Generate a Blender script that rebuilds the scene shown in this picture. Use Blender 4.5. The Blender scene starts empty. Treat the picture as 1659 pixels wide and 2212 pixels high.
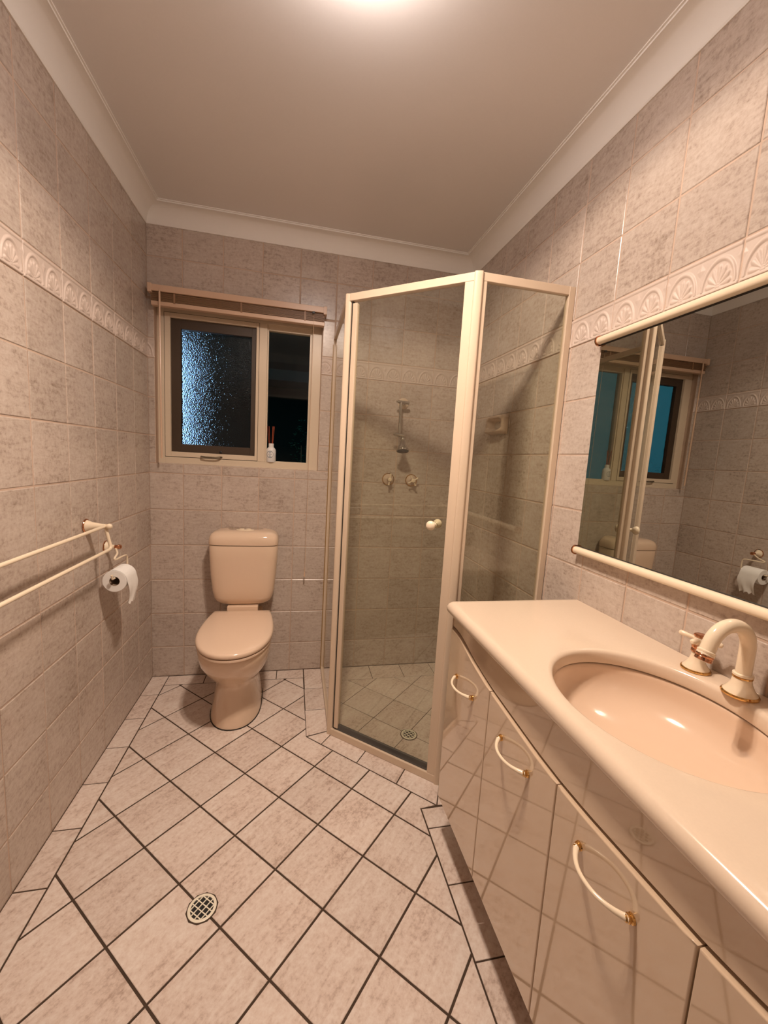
import bpy, bmesh, math, random
from mathutils import Vector, Matrix, Quaternion
random.seed(7)
scn = bpy.context.scene
COL = scn.collection
PI = math.pi

# ------------------------------------------------------------------ camera
IMW, IMH, FPX = 1659, 2212, 882.4
cam_d = bpy.data.cameras.new('camera'); cam = bpy.data.objects.new('camera', cam_d); COL.objects.link(cam)
cam_d.sensor_fit = 'HORIZONTAL'; cam_d.sensor_width = 36.0; cam_d.lens = FPX / IMW * 36.0
cam_d.clip_start = 0.01; cam_d.clip_end = 100
_r = Vector((0.97646, -0.20769, 0.05817)); _d = Vector((0.02996, -0.13649, -0.99019)); _f = Vector((0.21359, 0.96863, -0.12706))
cam.matrix_world = Matrix(((_r.x, -_d.x, -_f.x, 0.77645), (_r.y, -_d.y, -_f.y, -2.43644), (_r.z, -_d.z, -_f.z, 1.32162), (0, 0, 0, 1)))
scn.camera = cam

# ------------------------------------------------------------------ world (dusk outside the window)
w = bpy.data.worlds.new('dusk'); scn.world = w; w.use_nodes = True
bg = w.node_tree.nodes['Background']; bg.inputs[0].default_value = (0.06, 0.36, 0.50, 1); bg.inputs[1].default_value = 0.34

# ------------------------------------------------------------------ lamp of the room: three reflector bulbs in the ceiling fitting
LX, LY, LZ = 0.88, -1.43, 2.447
LCOL = (1.0, 0.805, 0.65)
for k in range(3):
    a = PI / 2 + k * 2 * PI / 3
    ld = bpy.data.lights.new('bulb_light', 'SPOT'); lo = bpy.data.objects.new('bulb_light', ld); COL.objects.link(lo)
    lo.location = (LX + 0.055 * math.cos(a), LY + 0.055 * math.sin(a), LZ)
    ld.energy = 14.0; ld.color = LCOL; ld.spot_size = math.radians(157); ld.spot_blend = 0.22; lo.rotation_euler = (0, math.radians(-5), 0); ld.shadow_soft_size = 0.022
    # the narrower beam that the same reflector throws downwards
    ld = bpy.data.lights.new('bulb_beam', 'SPOT'); lo = bpy.data.objects.new('bulb_beam', ld); COL.objects.link(lo)
    lo.location = (LX + 0.055 * math.cos(a), LY + 0.055 * math.sin(a), LZ)
    ld.energy = 29.0; ld.color = LCOL; ld.spot_size = math.radians(132); ld.spot_blend = 1.0; ld.shadow_soft_size = 0.022
scn.view_settings.view_transform = 'Standard'; scn.view_settings.look = 'None'
scn.view_settings.exposure = 0.0; scn.view_settings.gamma = 1.0; scn.view_settings.use_curve_mapping = False

# ------------------------------------------------------------------ room numbers
W = 1.7795; HC = 2.428; HT = 2.515; YF = -2.80; CW = 0.084
B0 = 0.1795; T = 0.2
ZF0, ZF1 = 1.7795, 1.8795

# ------------------------------------------------------------------ materials
def new_mat(name):
    m = bpy.data.materials.new(name); m.use_nodes = True
    nt = m.node_tree; b = nt.nodes['Principled BSDF']
    return m, nt, b
def rgb(c): return (c[0], c[1], c[2], 1.0)
def plain(name, col, rough=0.4, metal=0.0, coat=0.0, spec=0.5, noise=0.0, nscale=30):
    m, nt, b = new_mat(name)
    b.inputs['Base Color'].default_value = rgb(col); b.inputs['Roughness'].default_value = rough; b.inputs['Metallic'].default_value = metal
    b.inputs['Coat Weight'].default_value = coat; b.inputs['Coat Roughness'].default_value = 0.05
    b.inputs['Specular IOR Level'].default_value = spec
    if noise > 0:
        tc = nt.nodes.new('ShaderNodeNewGeometry'); n = nt.nodes.new('ShaderNodeTexNoise'); n.inputs['Scale'].default_value = nscale
        n.inputs['Detail'].default_value = 6
        mx = nt.nodes.new('ShaderNodeMix'); mx.data_type = 'RGBA'
        mx.inputs[6].default_value = rgb([x * (1 - noise) for x in col]); mx.inputs[7].default_value = rgb([min(1, x * (1 + noise)) for x in col])
        nt.links.new(tc.outputs['Position'], n.inputs['Vector']); nt.links.new(n.outputs['Fac'], mx.inputs[0]); nt.links.new(mx.outputs[2], b.inputs['Base Color'])
    return m
def tile_mat(name, c_lo, c_mid, c_hi, stretch, rough, rotz=0.0, bump=0.15):
    m, nt, b = new_mat(name); N = nt.nodes.new; L = nt.links.new
    g = N('ShaderNodeNewGeometry'); oi = N('ShaderNodeObjectInfo')
    mul = N('ShaderNodeVectorMath'); mul.operation = 'SCALE'; mul.inputs[0].default_value = (7.3, 3.1, 5.7); L(oi.outputs['Random'], mul.inputs['Scale'])
    add = N('ShaderNodeVectorMath'); add.operation = 'ADD'; L(g.outputs['Position'], add.inputs[0]); L(mul.outputs[0], add.inputs[1])
    ro_ = N('ShaderNodeMapping'); ro_.inputs['Rotation'].default_value = (0, 0, rotz); L(add.outputs[0], ro_.inputs[0])
    mp = N('ShaderNodeMapping'); mp.inputs['Scale'].default_value = stretch; L(ro_.outputs[0], mp.inputs[0])
    n1 = N('ShaderNodeTexNoise'); n1.inputs['Scale'].default_value = 1.0; n1.inputs['Detail'].default_value = 8; n1.inputs['Roughness'].default_value = 0.68; n1.inputs['Distortion'].default_value = 0.6; L(mp.outputs[0], n1.inputs['Vector'])
    n2 = N('ShaderNodeTexNoise'); n2.inputs['Scale'].default_value = 5.5; n2.inputs['Detail'].default_value = 4; L(add.outputs[0], n2.inputs['Vector'])
    n3 = N('ShaderNodeTexNoise'); n3.inputs['Scale'].default_value = 75; n3.inputs['Detail'].default_value = 5; n3.inputs['Roughness'].default_value = 0.7; L(add.outputs[0], n3.inputs['Vector'])
    ma = N('ShaderNodeMath'); ma.operation = 'MULTIPLY_ADD'; ma.inputs[1].default_value = 0.62; L(n3.outputs['Fac'], ma.inputs[0])
    mb = N('ShaderNodeMath'); mb.operation = 'MULTIPLY_ADD'; mb.inputs[1].default_value = 0.55; L(n1.outputs['Fac'], mb.inputs[0])
    mc = N('ShaderNodeMath'); mc.operation = 'MULTIPLY'; mc.inputs[1].default_value = 0.30; L(n2.outputs['Fac'], mc.inputs[0])
    L(mc.outputs[0], mb.inputs[2]); L(mb.outputs[0], ma.inputs[2])
    cr = N('ShaderNodeValToRGB'); L(ma.outputs[0], cr.inputs[0])
    e = cr.color_ramp.elements; e[0].position = 0.52; e[0].color = rgb(c_lo); e[1].position = 0.88; e[1].color = rgb(c_hi)
    x = e.new(0.70); x.color = rgb(c_mid)
    # slight tone difference from tile to tile
    hv = N('ShaderNodeHueSaturation'); mr = N('ShaderNodeMapRange'); mr.inputs[3].default_value = 0.95; mr.inputs[4].default_value = 1.05
    L(oi.outputs['Random'], mr.inputs[0]); L(mr.outputs[0], hv.inputs['Value']); L(cr.outputs[0], hv.inputs['Color']); L(hv.outputs[0], b.inputs['Base Color'])
    b.inputs['Roughness'].default_value = rough
    bp = N('ShaderNodeBump'); bp.inputs['Strength'].default_value = bump; bp.inputs['Distance'].default_value = 0.002
    L(ma.outputs[0], bp.inputs['Height']); L(bp.outputs[0], b.inputs['Normal'])
    return m
M = {}
M['tile'] = tile_mat('wall tile glaze', (0.30, 0.232, 0.186), (0.50, 0.412, 0.350), (0.585, 0.505, 0.442), (18, 18, 70), 0.26)
M['ftile'] = tile_mat('floor tile glaze', (0.40, 0.285, 0.225), (0.66, 0.54, 0.47), (0.76, 0.67, 0.605), (48, 9, 10), 0.36, rotz=PI / 4, bump=0.2)
M['frieze'] = plain('frieze glaze', (0.60, 0.495, 0.43), 0.50, noise=0.06, nscale=40)
M['grout'] = plain('wall grout', (0.55, 0.41, 0.32), 0.85, noise=0.15, nscale=14)
M['fgrout'] = plain('floor grout', (0.060, 0.036, 0.021), 0.9, noise=0.35, nscale=18)
M['paint'] = plain('ceiling paint', (0.82, 0.79, 0.77), 0.85, noise=0.015, nscale=160)
M['cornice'] = plain('cornice paint', (0.86, 0.82, 0.77), 0.75, noise=0.01, nscale=80)
M['ceramic'] = plain('cream vitreous china', (0.74, 0.555, 0.41), 0.10, coat=0.4)
M['seat'] = plain('cream seat plastic', (0.76, 0.57, 0.43), 0.16)
M['counter'] = plain('cream cultured marble', (0.70, 0.565, 0.44), 0.13, coat=0.3, noise=0.03, nscale=240)
M['basin'] = plain('beige cast basin', (0.74, 0.555, 0.415), 0.09, coat=0.5)
M['door'] = plain('cream gloss lacquer', (0.60, 0.455, 0.325), 0.05, coat=1.0)
M['door'].node_tree.nodes['Principled BSDF'].inputs['Coat IOR'].default_value = 1.7
M['door'].node_tree.nodes['Principled BSDF'].inputs['Coat Roughness'].default_value = 0.03
M['carcase'] = plain('cabinet carcase', (0.10, 0.07, 0.045), 0.6)  # darkened so the gap above the doors looks deeply shaded
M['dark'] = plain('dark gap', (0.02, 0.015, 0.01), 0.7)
M['alum'] = plain('cream powder coat', (0.66, 0.525, 0.395), 0.30)
M['winframe'] = plain('window cream aluminium', (0.70, 0.58, 0.44), 0.35)
M['bronze'] = plain('bronze screen frame', (0.055, 0.034, 0.02), 0.45)
M['rail'] = plain('cream enamel', (0.82, 0.69, 0.52), 0.14, coat=0.4)
M['gold'] = plain('polished gold', (0.72, 0.44, 0.16), 0.12, metal=1.0)
M['copper'] = plain('rose gold plating', (0.62, 0.30, 0.17), 0.15, metal=1.0)
M['chrome'] = plain('chrome', (0.52, 0.50, 0.47), 0.08, metal=1.0)
M['rubber'] = plain('black rubber', (0.012, 0.011, 0.01), 0.5)
M['seal'] = plain('grey sill seal', (0.09, 0.085, 0.08), 0.35)
M['silicone'] = plain('yellowed silicone', (0.33, 0.20, 0.06), 0.4)
M['paper'] = plain('white paper', (0.86, 0.84, 0.81), 0.9, noise=0.02, nscale=200)
M['card'] = plain('brown card core', (0.28, 0.20, 0.14), 0.9)
M['slat'] = plain('tan blind slat', (0.30, 0.165, 0.085), 0.45, noise=0.1, nscale=60)
M['blindrail'] = plain('beige blind rail', (0.68, 0.47, 0.33), 0.35)
M['cord'] = plain('cord', (0.62, 0.43, 0.30), 0.8)
M['white'] = plain('white plastic', (0.80, 0.78, 0.76), 0.3)
M['label'] = plain('grey label', (0.42, 0.44, 0.46), 0.6)
M['ink'] = plain('dark ink', (0.06, 0.065, 0.07), 0.7)
M['reed'] = plain('red brown reed', (0.30, 0.055, 0.02), 0.7)
M['drain'] = plain('ivory drain plastic', (0.86, 0.80, 0.66), 0.3)
M['drainhole'] = plain('drain well', (0.006, 0.005, 0.004), 0.6)
M['soap'] = plain('beige glazed ceramic', (0.60, 0.46, 0.36), 0.15, coat=0.4)
M['slab'] = plain('rough render', (0.45, 0.40, 0.35), 0.9)
M['fence'] = plain('dark neighbour brick', (0.030, 0.017, 0.012), 0.9, noise=0.3, nscale=9)
M['eave'] = plain('dark eave board', (0.05, 0.05, 0.048), 0.8)
M['leaf'] = plain('shrub leaf', (0.02, 0.10, 0.05), 0.5)
M['hall'] = plain('unlit hallway paint', (0.10, 0.08, 0.065), 0.8)
M['doorpaint'] = plain('door paint', (0.70, 0.62, 0.52), 0.4)
M['tarnish'] = plain('dark latch metal', (0.16, 0.13, 0.09), 0.35, metal=0.8)
m, nt, b = new_mat('mirror silver'); b.inputs['Base Color'].default_value = (0.57, 0.58, 0.545, 1); b.inputs['Metallic'].default_value = 1; b.inputs['Roughness'].default_value = 0.0; M['mirror'] = m
def thin_glass(name, tint, f0=0.045):
    m = bpy.data.materials.new(name); m.use_nodes = True; nt = m.node_tree; nt.nodes.clear(); N = nt.nodes.new; L = nt.links.new
    out = N('ShaderNodeOutputMaterial'); mix = N('ShaderNodeMixShader'); tr = N('ShaderNodeBsdfTransparent'); gl = N('ShaderNodeBsdfGlossy')
    tr.inputs[0].default_value = rgb(tint); gl.inputs['Roughness'].default_value = 0.0; gl.inputs[0].default_value = (1, 1, 1, 1)
    g = N('ShaderNodeNewGeometry'); dot = N('ShaderNodeVectorMath'); dot.operation = 'DOT_PRODUCT'; L(g.outputs['Normal'], dot.inputs[0]); L(g.outputs['Incoming'], dot.inputs[1])
    ab = N('ShaderNodeMath'); ab.operation = 'ABSOLUTE'; L(dot.outputs['Value'], ab.inputs[0])
    om = N('ShaderNodeMath'); om.operation = 'SUBTRACT'; om.inputs[0].default_value = 1; L(ab.outputs[0], om.inputs[1])
    pw = N('ShaderNodeMath'); pw.operation = 'POWER'; pw.inputs[1].default_value = 5; L(om.outputs[0], pw.inputs[0])
    fr = N('ShaderNodeMath'); fr.operation = 'MULTIPLY_ADD'; fr.inputs[1].default_value = 0.95; fr.inputs[2].default_value = f0; L(pw.outputs[0], fr.inputs[0])
    L(fr.outputs[0], mix.inputs[0]); L(tr.outputs[0], mix.inputs[1]); L(gl.outputs[0], mix.inputs[2]); L(mix.outputs[0], out.inputs[0])
    return m
M['glass'] = thin_glass('bronze tinted shower glass', (0.92, 0.928, 0.88))
M['clear'] = thin_glass('window glass', (0.90, 0.92, 0.90), 0.018)
m = bpy.data.materials.new('hammered obscure glass'); m.use_nodes = True; nt = m.node_tree; nt.nodes.clear()
out = nt.nodes.new('ShaderNodeOutputMaterial'); gb = nt.nodes.new('ShaderNodeBsdfRefraction'); gb.inputs['Roughness'].default_value = 0.10; gb.inputs['IOR'].default_value = 1.45
gs = nt.nodes.new('ShaderNodeBsdfGlossy'); gs.inputs['Roughness'].default_value = 0.12; mxs = nt.nodes.new('ShaderNodeMixShader'); mxs.inputs[0].default_value = 0.015
g_ = nt.nodes.new('ShaderNodeNewGeometry'); nn = nt.nodes.new('ShaderNodeTexNoise'); nn.inputs['Scale'].default_value = 165; nn.inputs['Detail'].default_value = 1.5
bp_ = nt.nodes.new('ShaderNodeBump'); bp_.inputs['Strength'].default_value = 1.0; bp_.inputs['Distance'].default_value = 0.0020
nt.links.new(g_.outputs['Position'], nn.inputs['Vector']); nt.links.new(nn.outputs['Fac'], bp_.inputs['Height']); nt.links.new(bp_.outputs[0], gb.inputs['Normal']); nt.links.new(bp_.outputs[0], gs.inputs['Normal'])
nt.links.new(gb.outputs[0], mxs.inputs[1]); nt.links.new(gs.outputs[0], mxs.inputs[2]); nt.links.new(mxs.outputs[0], out.inputs[0])
M['frosted'] = m
def emit(name, col, s):
    m = bpy.data.materials.new(name); m.use_nodes = True; nt = m.node_tree; b = nt.nodes['Principled BSDF']
    b.inputs['Base Color'].default_value = rgb(col); b.inputs['Emission Color'].default_value = rgb(col); b.inputs['Emission Strength'].default_value = s
    return m
M['collar'] = emit('glowing opal collar', (1.0, 0.87, 0.80), 135.0)
M['bulb'] = emit('bulb face', (1.0, 0.82, 0.64), 20.0)
M['pane_glow'] = emit('cool glow panel', (0.36, 0.64, 1.0), 3.4)  # emission for an added panel outside the obscure pane

# ------------------------------------------------------------------ mesh helpers
class MB:
    def __init__(s): s.v = []; s.f = []; s.mats = []; s.fm = []
    def add(s, verts, faces, mi=0):
        o = len(s.v); s.v += [tuple(v) for v in verts]; s.f += [tuple(i + o for i in f) for f in faces]; s.fm += [mi] * len(faces); return s
    def box(s, x0, x1, y0, y1, z0, z1, mi=0, M4=None):
        vs = [Vector((x, y, z)) for z in (z0, z1) for y in (y0, y1) for x in (x0, x1)]
        if M4 is not None: vs = [M4 @ v for v in vs]
        return s.add(vs, [(0, 2, 3, 1), (4, 5, 7, 6), (0, 1, 5, 4), (2, 6, 7, 3), (0, 4, 6, 2), (1, 3, 7, 5)], mi)
    def loft(s, rings, cap0=True, cap1=True, closed=True, mi=0):
        n = len(rings[0]); vs = [p for r in rings for p in r]; fs = []
        for i in range(len(rings) - 1):
            for j in range(n if closed else n - 1):
                k = (j + 1) % n; fs.append((i * n + j, i * n + k, (i + 1) * n + k, (i + 1) * n + j))
        if cap0: fs.append(tuple(reversed(range(n))))
        if cap1: fs.append(tuple(range((len(rings) - 1) * n, len(rings) * n)))
        return s.add(vs, fs, mi)
    def tube(s, pts, rad, n=14, cap=True, mi=0):
        pts = [Vector(p) for p in pts]; rads = rad if isinstance(rad, (list, tuple)) else [rad] * len(pts)
        tans = []
        for i in range(len(pts)):
            a = pts[max(0, i - 1)]; c = pts[min(len(pts) - 1, i + 1)]; tans.append((c - a).normalized())
        t0 = tans[0]; up = Vector((0, 0, 1)) if abs(t0.z) < 0.9 else Vector((1, 0, 0))
        nx = t0.cross(up).normalized(); rings = []
        for i, p in enumerate(pts):
            if i: nx = (tans[i - 1].rotation_difference(tans[i]) @ nx).normalized()
            ny = tans[i].cross(nx)
            rings.append([p + rads[i] * (math.cos(2 * PI * k / n) * nx + math.sin(2 * PI * k / n) * ny) for k in range(n)])
        return s.loft(rings, cap, cap, mi=mi)
    def lathe(s, prof, origin, axis=(0, 0, 1), n=24, mi=0, cap0=True, cap1=True):
        ax = Vector(axis).normalized(); up = Vector((0, 0, 1)) if abs(ax.z) < 0.9 else Vector((1, 0, 0))
        nx = ax.cross(up).normalized(); ny = ax.cross(nx); o = Vector(origin)
        rings = [[o + ax * h + r * (math.cos(2 * PI * k / n) * nx + math.sin(2 * PI * k / n) * ny) for k in range(n)] for r, h in prof]
        return s.loft(rings, cap0, cap1, mi=mi)
    def build(s, name, mat, parent=None, smooth=False, bevel=0, angle=40, wn=False):
        me = bpy.data.meshes.new(name); me.from_pydata(s.v, [], s.f)
        for mm in (mat if isinstance(mat, (list, tuple)) else [mat]): me.materials.append(M[mm])
        me.polygons.foreach_set('material_index', s.fm)
        bm = bmesh.new(); bm.from_mesh(me); bmesh.ops.recalc_face_normals(bm, faces=bm.faces)
        if bevel > 0:
            bmesh.ops.bevel(bm, geom=[e for e in bm.edges if len(e.link_faces) == 2 and e.calc_face_angle(0) > 0.6], offset=bevel, segments=3, affect='EDGES', profile=0.5, clamp_overlap=True)
        bm.to_mesh(me); bm.free()
        if smooth or bevel > 0:
            me.polygons.foreach_set('use_smooth', [True] * len(me.polygons))
            try: me.set_sharp_from_angle(angle=math.radians(angle))
            except Exception: pass
        o = bpy.data.objects.new(name, me); COL.objects.link(o)
        if bevel > 0 or wn:
            wm = o.modifiers.new('weighted_normal', 'WEIGHTED_NORMAL'); wm.keep_sharp = True; wm.weight = 100
        if parent: o.parent = parent
        return o
def tag(o, label=None, cat=None, group=None, kind=None):
    if label: o['label'] = label
    if cat: o['category'] = cat
    if group: o['group'] = group
    if kind: o['kind'] = kind
    return o
def empty(name, loc=(0, 0, 0), **k):
    o = bpy.data.objects.new(name, None); COL.objects.link(o); o.location = loc; o.empty_display_size = 0.05
    if k: tag(o, **k)
    return o
def put(root, objs=None):
    """children were built in world coordinates: make the parent's location not move them"""
    inv = Matrix.Translation(-Vector(root.location))
    for c in root.children: c.matrix_parent_inverse = inv
def catmull(P, n=5):
    P = [Vector(p) for p in P]; out = []
    for i in range(len(P) - 1):
        a, b_, c, d = P[max(0, i - 1)], P[i], P[i + 1], P[min(len(P) - 1, i + 2)]
        for k in range(n):
            t = k / n; out.append(0.5 * (2 * b_ + (c - a) * t + (2 * a - 5 * b_ + 4 * c - d) * t * t + (3 * b_ - a - 3 * c + d) * t ** 3))
    return out + [P[-1]]
def sell(cx, cy, a, b, n, e=2.0, z=0.0):
    """superellipse ring"""
    r = []
    for k in range(n):
        t = 2 * PI * k / n; c, s_ = math.cos(t), math.sin(t)
        r.append(Vector((cx + a * math.copysign(abs(c) ** (2 / e), c), cy + b * math.copysign(abs(s_) ** (2 / e), s_), z)))
    return r

# ------------------------------------------------------------------ tiles
_tc = {}
def tile_mesh(poly, mat, h=0.0019, c=0.0020):
    """prism with a chamfered edge over a 2D polygon (local xy, thickness +z)"""
    key = (tuple((round(p[0], 4), round(p[1], 4)) for p in poly), mat)
    if key in _tc: return _tc[key]
    n = len(poly); ins = offset_poly(poly, c)
    vs = [(x, y, 0) for x, y in poly] + [(x, y, h - c * 0.7) for x, y in poly] + [(x, y, h) for x, y in ins]; fs = []
    for r in (0, 1):
        for j in range(n):
            k = (j + 1) % n; fs.append((r * n + j, r * n + k, (r + 1) * n + k, (r + 1) * n + j))
    fs.append(tuple(range(2 * n, 3 * n)))
    me = bpy.data.meshes.new('tile'); me.from_pydata(vs, [], fs); me.materials.append(M[mat]); _tc[key] = me
    return me
def area2(p): return sum(p[i][0] * p[(i + 1) % len(p)][1] - p[(i + 1) % len(p)][0] * p[i][1] for i in range(len(p)))
def clean(p, eps=0.002):
    q = []
    for v in p:
        if not q or math.hypot(v[0] - q[-1][0], v[1] - q[-1][1]) > eps: q.append(v)
    while len(q) > 1 and math.hypot(q[0][0] - q[-1][0], q[0][1] - q[-1][1]) <= eps: q.pop()
    r = []
    for i in range(len(q)):
        a, b_, c = q[i - 1], q[i], q[(i + 1) % len(q)]
        cr = (b_[0] - a[0]) * (c[1] - b_[1]) - (b_[1] - a[1]) * (c[0] - b_[0])
        if abs(cr) > 1e-7: r.append(b_)
    return r
def offset_poly(p, d):
    """inset a ccw polygon by d"""
    n = len(p); out = []
    for i in range(n):
        a, b_, c = Vector(p[i - 1]).to_2d(), Vector(p[i]).to_2d(), Vector(p[(i + 1) % n]).to_2d()
        e1 = (b_ - a).normalized(); e2 = (c - b_).normalized(); n1 = Vector((-e1.y, e1.x)); n2 = Vector((-e2.y, e2.x))
        den = 1 + n1.dot(n2)
        m_ = (n1 + n2) / den if den > 0.15 else n1
        out.append((b_.x + m_.x * d, b_.y + m_.y * d))
    return out
def clip(sub, clp):
    """Sutherland-Hodgman, convex ccw clip"""
    out = list(sub)
    for i in range(len(clp)):
        a, b_ = clp[i], clp[(i + 1) % len(clp)]; inp = out; out = []
        if not inp: break
        side = lambda q: (b_[0] - a[0]) * (q[1] - a[1]) - (b_[1] - a[1]) * (q[0] - a[0])
        for j in range(len(inp)):
            q, p_ = inp[j], inp[j - 1]; sq, sp = side(q), side(p_)
            if (sq >= 0) != (sp >= 0):
                t = sp / (sp - sq); out.append((p_[0] + t * (q[0] - p_[0]), p_[1] + t * (q[1] - p_[1])))
            if sq >= 0: out.append(q)
    return out
def place_tile(name, me, origin, ux, uy, parent, jit=0.0):
    o = bpy.data.objects.new(name, me); COL.objects.link(o); o.parent = parent
    ux = Vector(ux); uy = Vector(uy); uz = ux.cross(uy)
    if jit:
        uz = (uz + ux * random.uniform(-jit, jit) + uy * random.uniform(-jit, jit)).normalized(); ux = (ux - uz * ux.dot(uz)).normalized(); uy = uz.cross(ux)
    o.matrix_world = Matrix(((ux.x, uy.x, uz.x, origin[0]), (ux.y, uy.y, uz.y, origin[1]), (ux.z, uy.z, uz.z, origin[2]), (0, 0, 0, 1)))
    return o
def frieze_mesh(w_, cut0, cut1):
    """relief tile 200 x 100 with two shell arches; cut0..cut1 keeps a slice of its width"""
    NX, NY = max(4, int(150 * (cut1 - cut0) / 0.2)), 76; vs = []; fs = []
    def hgt(u, v):
        t = v / 0.1; uu = u % 0.1; s_ = (uu - 0.05) / 0.05; h = 0.0022
        if t > 0.88: h += 0.0022 * math.sin(min(1, (t - 0.88) / 0.10) * PI) ** 0.5
        if t < 0.10: h += 0.0020 * math.sin(t / 0.10 * PI) ** 0.5
        if 0.10 <= t <= 0.88:
            dy = (t - 0.13) / 0.70; r = math.hypot(s_ / 0.90, dy)
            if 0.80 < r < 1.0: h += 0.0034 * math.sin((r - 0.80) / 0.20 * PI)
            elif r <= 0.80:
                a = math.atan2(dy, s_); lob = abs(math.cos((a - PI / 2) * 6.5)); rr = r / (0.58 + 0.16 * lob)
                if 0.10 < rr < 1.0: h += 0.0042 * (lob ** 0.8) * (0.25 + 0.75 * rr) * min(1, (1 - rr) * 7)
                if rr <= 0.14: h += 0.0018
            else:
                d1 = abs(abs(s_) - 1.0) * 0.5 + abs(t - 0.66) * 0.7
                if d1 < 0.12: h += 0.0025 * (1 - d1 / 0.12)
                h += 0.0004 * math.sin(u * 2400) * math.sin(v * 2600)
        e = min(u - cut0, cut1 - u, v, 0.1 - v)
        if e < 0.0012: h *= max(0.0, e / 0.0012)
        return h
    g = 0.0012
    for j in range(NY + 1):
        for i in range(NX + 1):
            u = cut0 + g + (cut1 - cut0 - 2 * g) * i / NX; v = g + (0.1 - 2 * g) * j / NY
            hh = 0.0 if i in (0, NX) or j in (0, NY) else hgt(u, v)
            vs.append((u - cut0, v, hh))
    for j in range(NY):
        for i in range(NX): fs.append((j * (NX + 1) + i, j * (NX + 1) + i + 1, (j + 1) * (NX + 1) + i + 1, (j + 1) * (NX + 1) + i))
    me = bpy.data.meshes.new('frieze_tile'); me.from_pydata(vs, [], fs); me.materials.append(M['frieze'])
    me.polygons.foreach_set('use_smooth', [True] * len(fs))
    return me
_fc = {}
ROWS = [0.0] + [B0 + T * k for k in range(9)] + [ZF1, ZF1 + 0.2, ZF1 + 0.4, HC + 0.01]     # horizontal joints; row 9 is the frieze
def tile_wall(parent, org, ux, cols, hole=None):
    """cols: joint positions along ux from org; rows as ROWS; hole=(u0,u1,z0,z1) left open"""
    uz = (0, 0, 1); G = 0.0027
    def one(u0, u1, z0, z1):
        if u1 - u0 < 0.012 or z1 - z0 < 0.012: return
        rect = [(G, G), (u1 - u0 - G, G), (u1 - u0 - G, z1 - z0 - G), (G, z1 - z0 - G)]
        p = Vector(org) + Vector(ux) * u0 + Vector(uz) * z0
        place_tile('wall_tile', tile_mesh([(round(a, 4), round(b_, 4)) for a, b_ in rect], 'tile'), p, ux, uz, parent, 0.0035)
    def cutrect(u0, u1, z0, z1):
        if not hole or u1 <= hole[0] or u0 >= hole[1] or z1 <= hole[2] or z0 >= hole[3]: one(u0, u1, z0, z1); return
        if z0 < hole[2]: one(u0, u1, z0, hole[2]); z0 = hole[2]
        if z1 > hole[3]: one(u0, u1, hole[3], z1); z1 = hole[3]
        if u0 < hole[0]: one(u0, hole[0], z0, z1)
        if u1 > hole[1]: one(hole[1], u1, z0, z1)
    for ci in range(len(cols) - 1):
        u0, u1 = cols[ci], cols[ci + 1]
        for ri in range(len(ROWS) - 1):
            z0, z1 = ROWS[ri], ROWS[ri + 1]
            if abs(z0 - ZF0) < 1e-6:
                a, b_ = u0, u1
                pieces = [(a, b_)]
                if hole and not (u1 <= hole[0] or u0 >= hole[1]):
                    pieces = [(a, min(b_, hole[0])), (max(a, hole[1]), b_)]
                for (p0, p1) in pieces:
                    if p1 - p0 < 0.012: continue
                    wd = round(p1 - p0, 3); c0 = 0.0
                    if wd < 0.195 and (p0 > u0 or ci == 0): c0 = round(0.2 - wd, 3)
                    key = (wd, c0)
                    if key not in _fc: _fc[key] = frieze_mesh(wd, c0, min(0.2, c0 + wd) if wd < 0.2 else 0.2)
                    place_tile('frieze_tile', _fc[key], Vector(org) + Vector(ux) * p0 + Vector((0, 0, z0)), ux, uz, parent)
            else: cutrect(u0, u1, z0, z1)

# ------------------------------------------------------------------ room shell
WIN = (0.036, 0.900, 1.232, 2.075)          # window opening x0 x1 z0 z1
TH = 0.12
wl = tag(MB().box(-TH, 0, YF - TH, TH, -0.1, HT + 0.1).build('wall_left', 'grout'), kind='structure')
wr = tag(MB().box(W, W + TH, YF - TH, TH, -0.1, HT + 0.1).build('wall_right', 'grout'), kind='structure')
mb = MB()
mb.box(0, WIN[0], 0, TH, 0, HT).box(WIN[1], W, 0, TH, 0, HT).box(WIN[0], WIN[1], 0, TH, 0, WIN[2]).box(WIN[0], WIN[1], 0, TH, WIN[3], HT)
wb = tag(mb.build('wall_back', 'grout'), kind='structure')
mb = MB(); DX0, DX1, DH = 0.22, 1.06, 2.04
mb.box(0, DX0, YF - TH, YF, 0, HT).box(DX1, W, YF - TH, YF, 0, HT).box(DX0, DX1, YF - TH, YF, DH, HT)
wf = tag(mb.build('wall_front', 'tile'), kind='structure')
dr = tag(empty('door_1', (0.7, YF - 0.03, 0)), kind='structure')
MB().box(DX0 - 0.012, DX0 + 0.026, YF - TH - 0.80, YF - TH - 0.01, 0.005, DH - 0.03).build('door_leaf', 'doorpaint', dr, bevel=0.002)
MB().box(DX0, DX0 + 0.028, YF - TH, YF + 0.012, 0, DH).box(DX1 - 0.028, DX1, YF - TH, YF + 0.012, 0, DH).box(DX0, DX1, YF - TH, YF + 0.012, DH - 0.028, DH).build('door_frame', 'doorpaint', dr)
MB().lathe([(0.006, 0), (0.006, 0.03), (0.02, 0.035), (0.024, 0.05), (0.014, 0.062)], (DX0 + 0.026, YF - TH - 0.74, 1.0), (1, 0, 0)).build('door_knob', 'gold', dr, smooth=True)
put(dr)
hw0, hw1, hb, ht = -0.2, 2.0, YF - TH - 1.6, YF - TH
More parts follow.
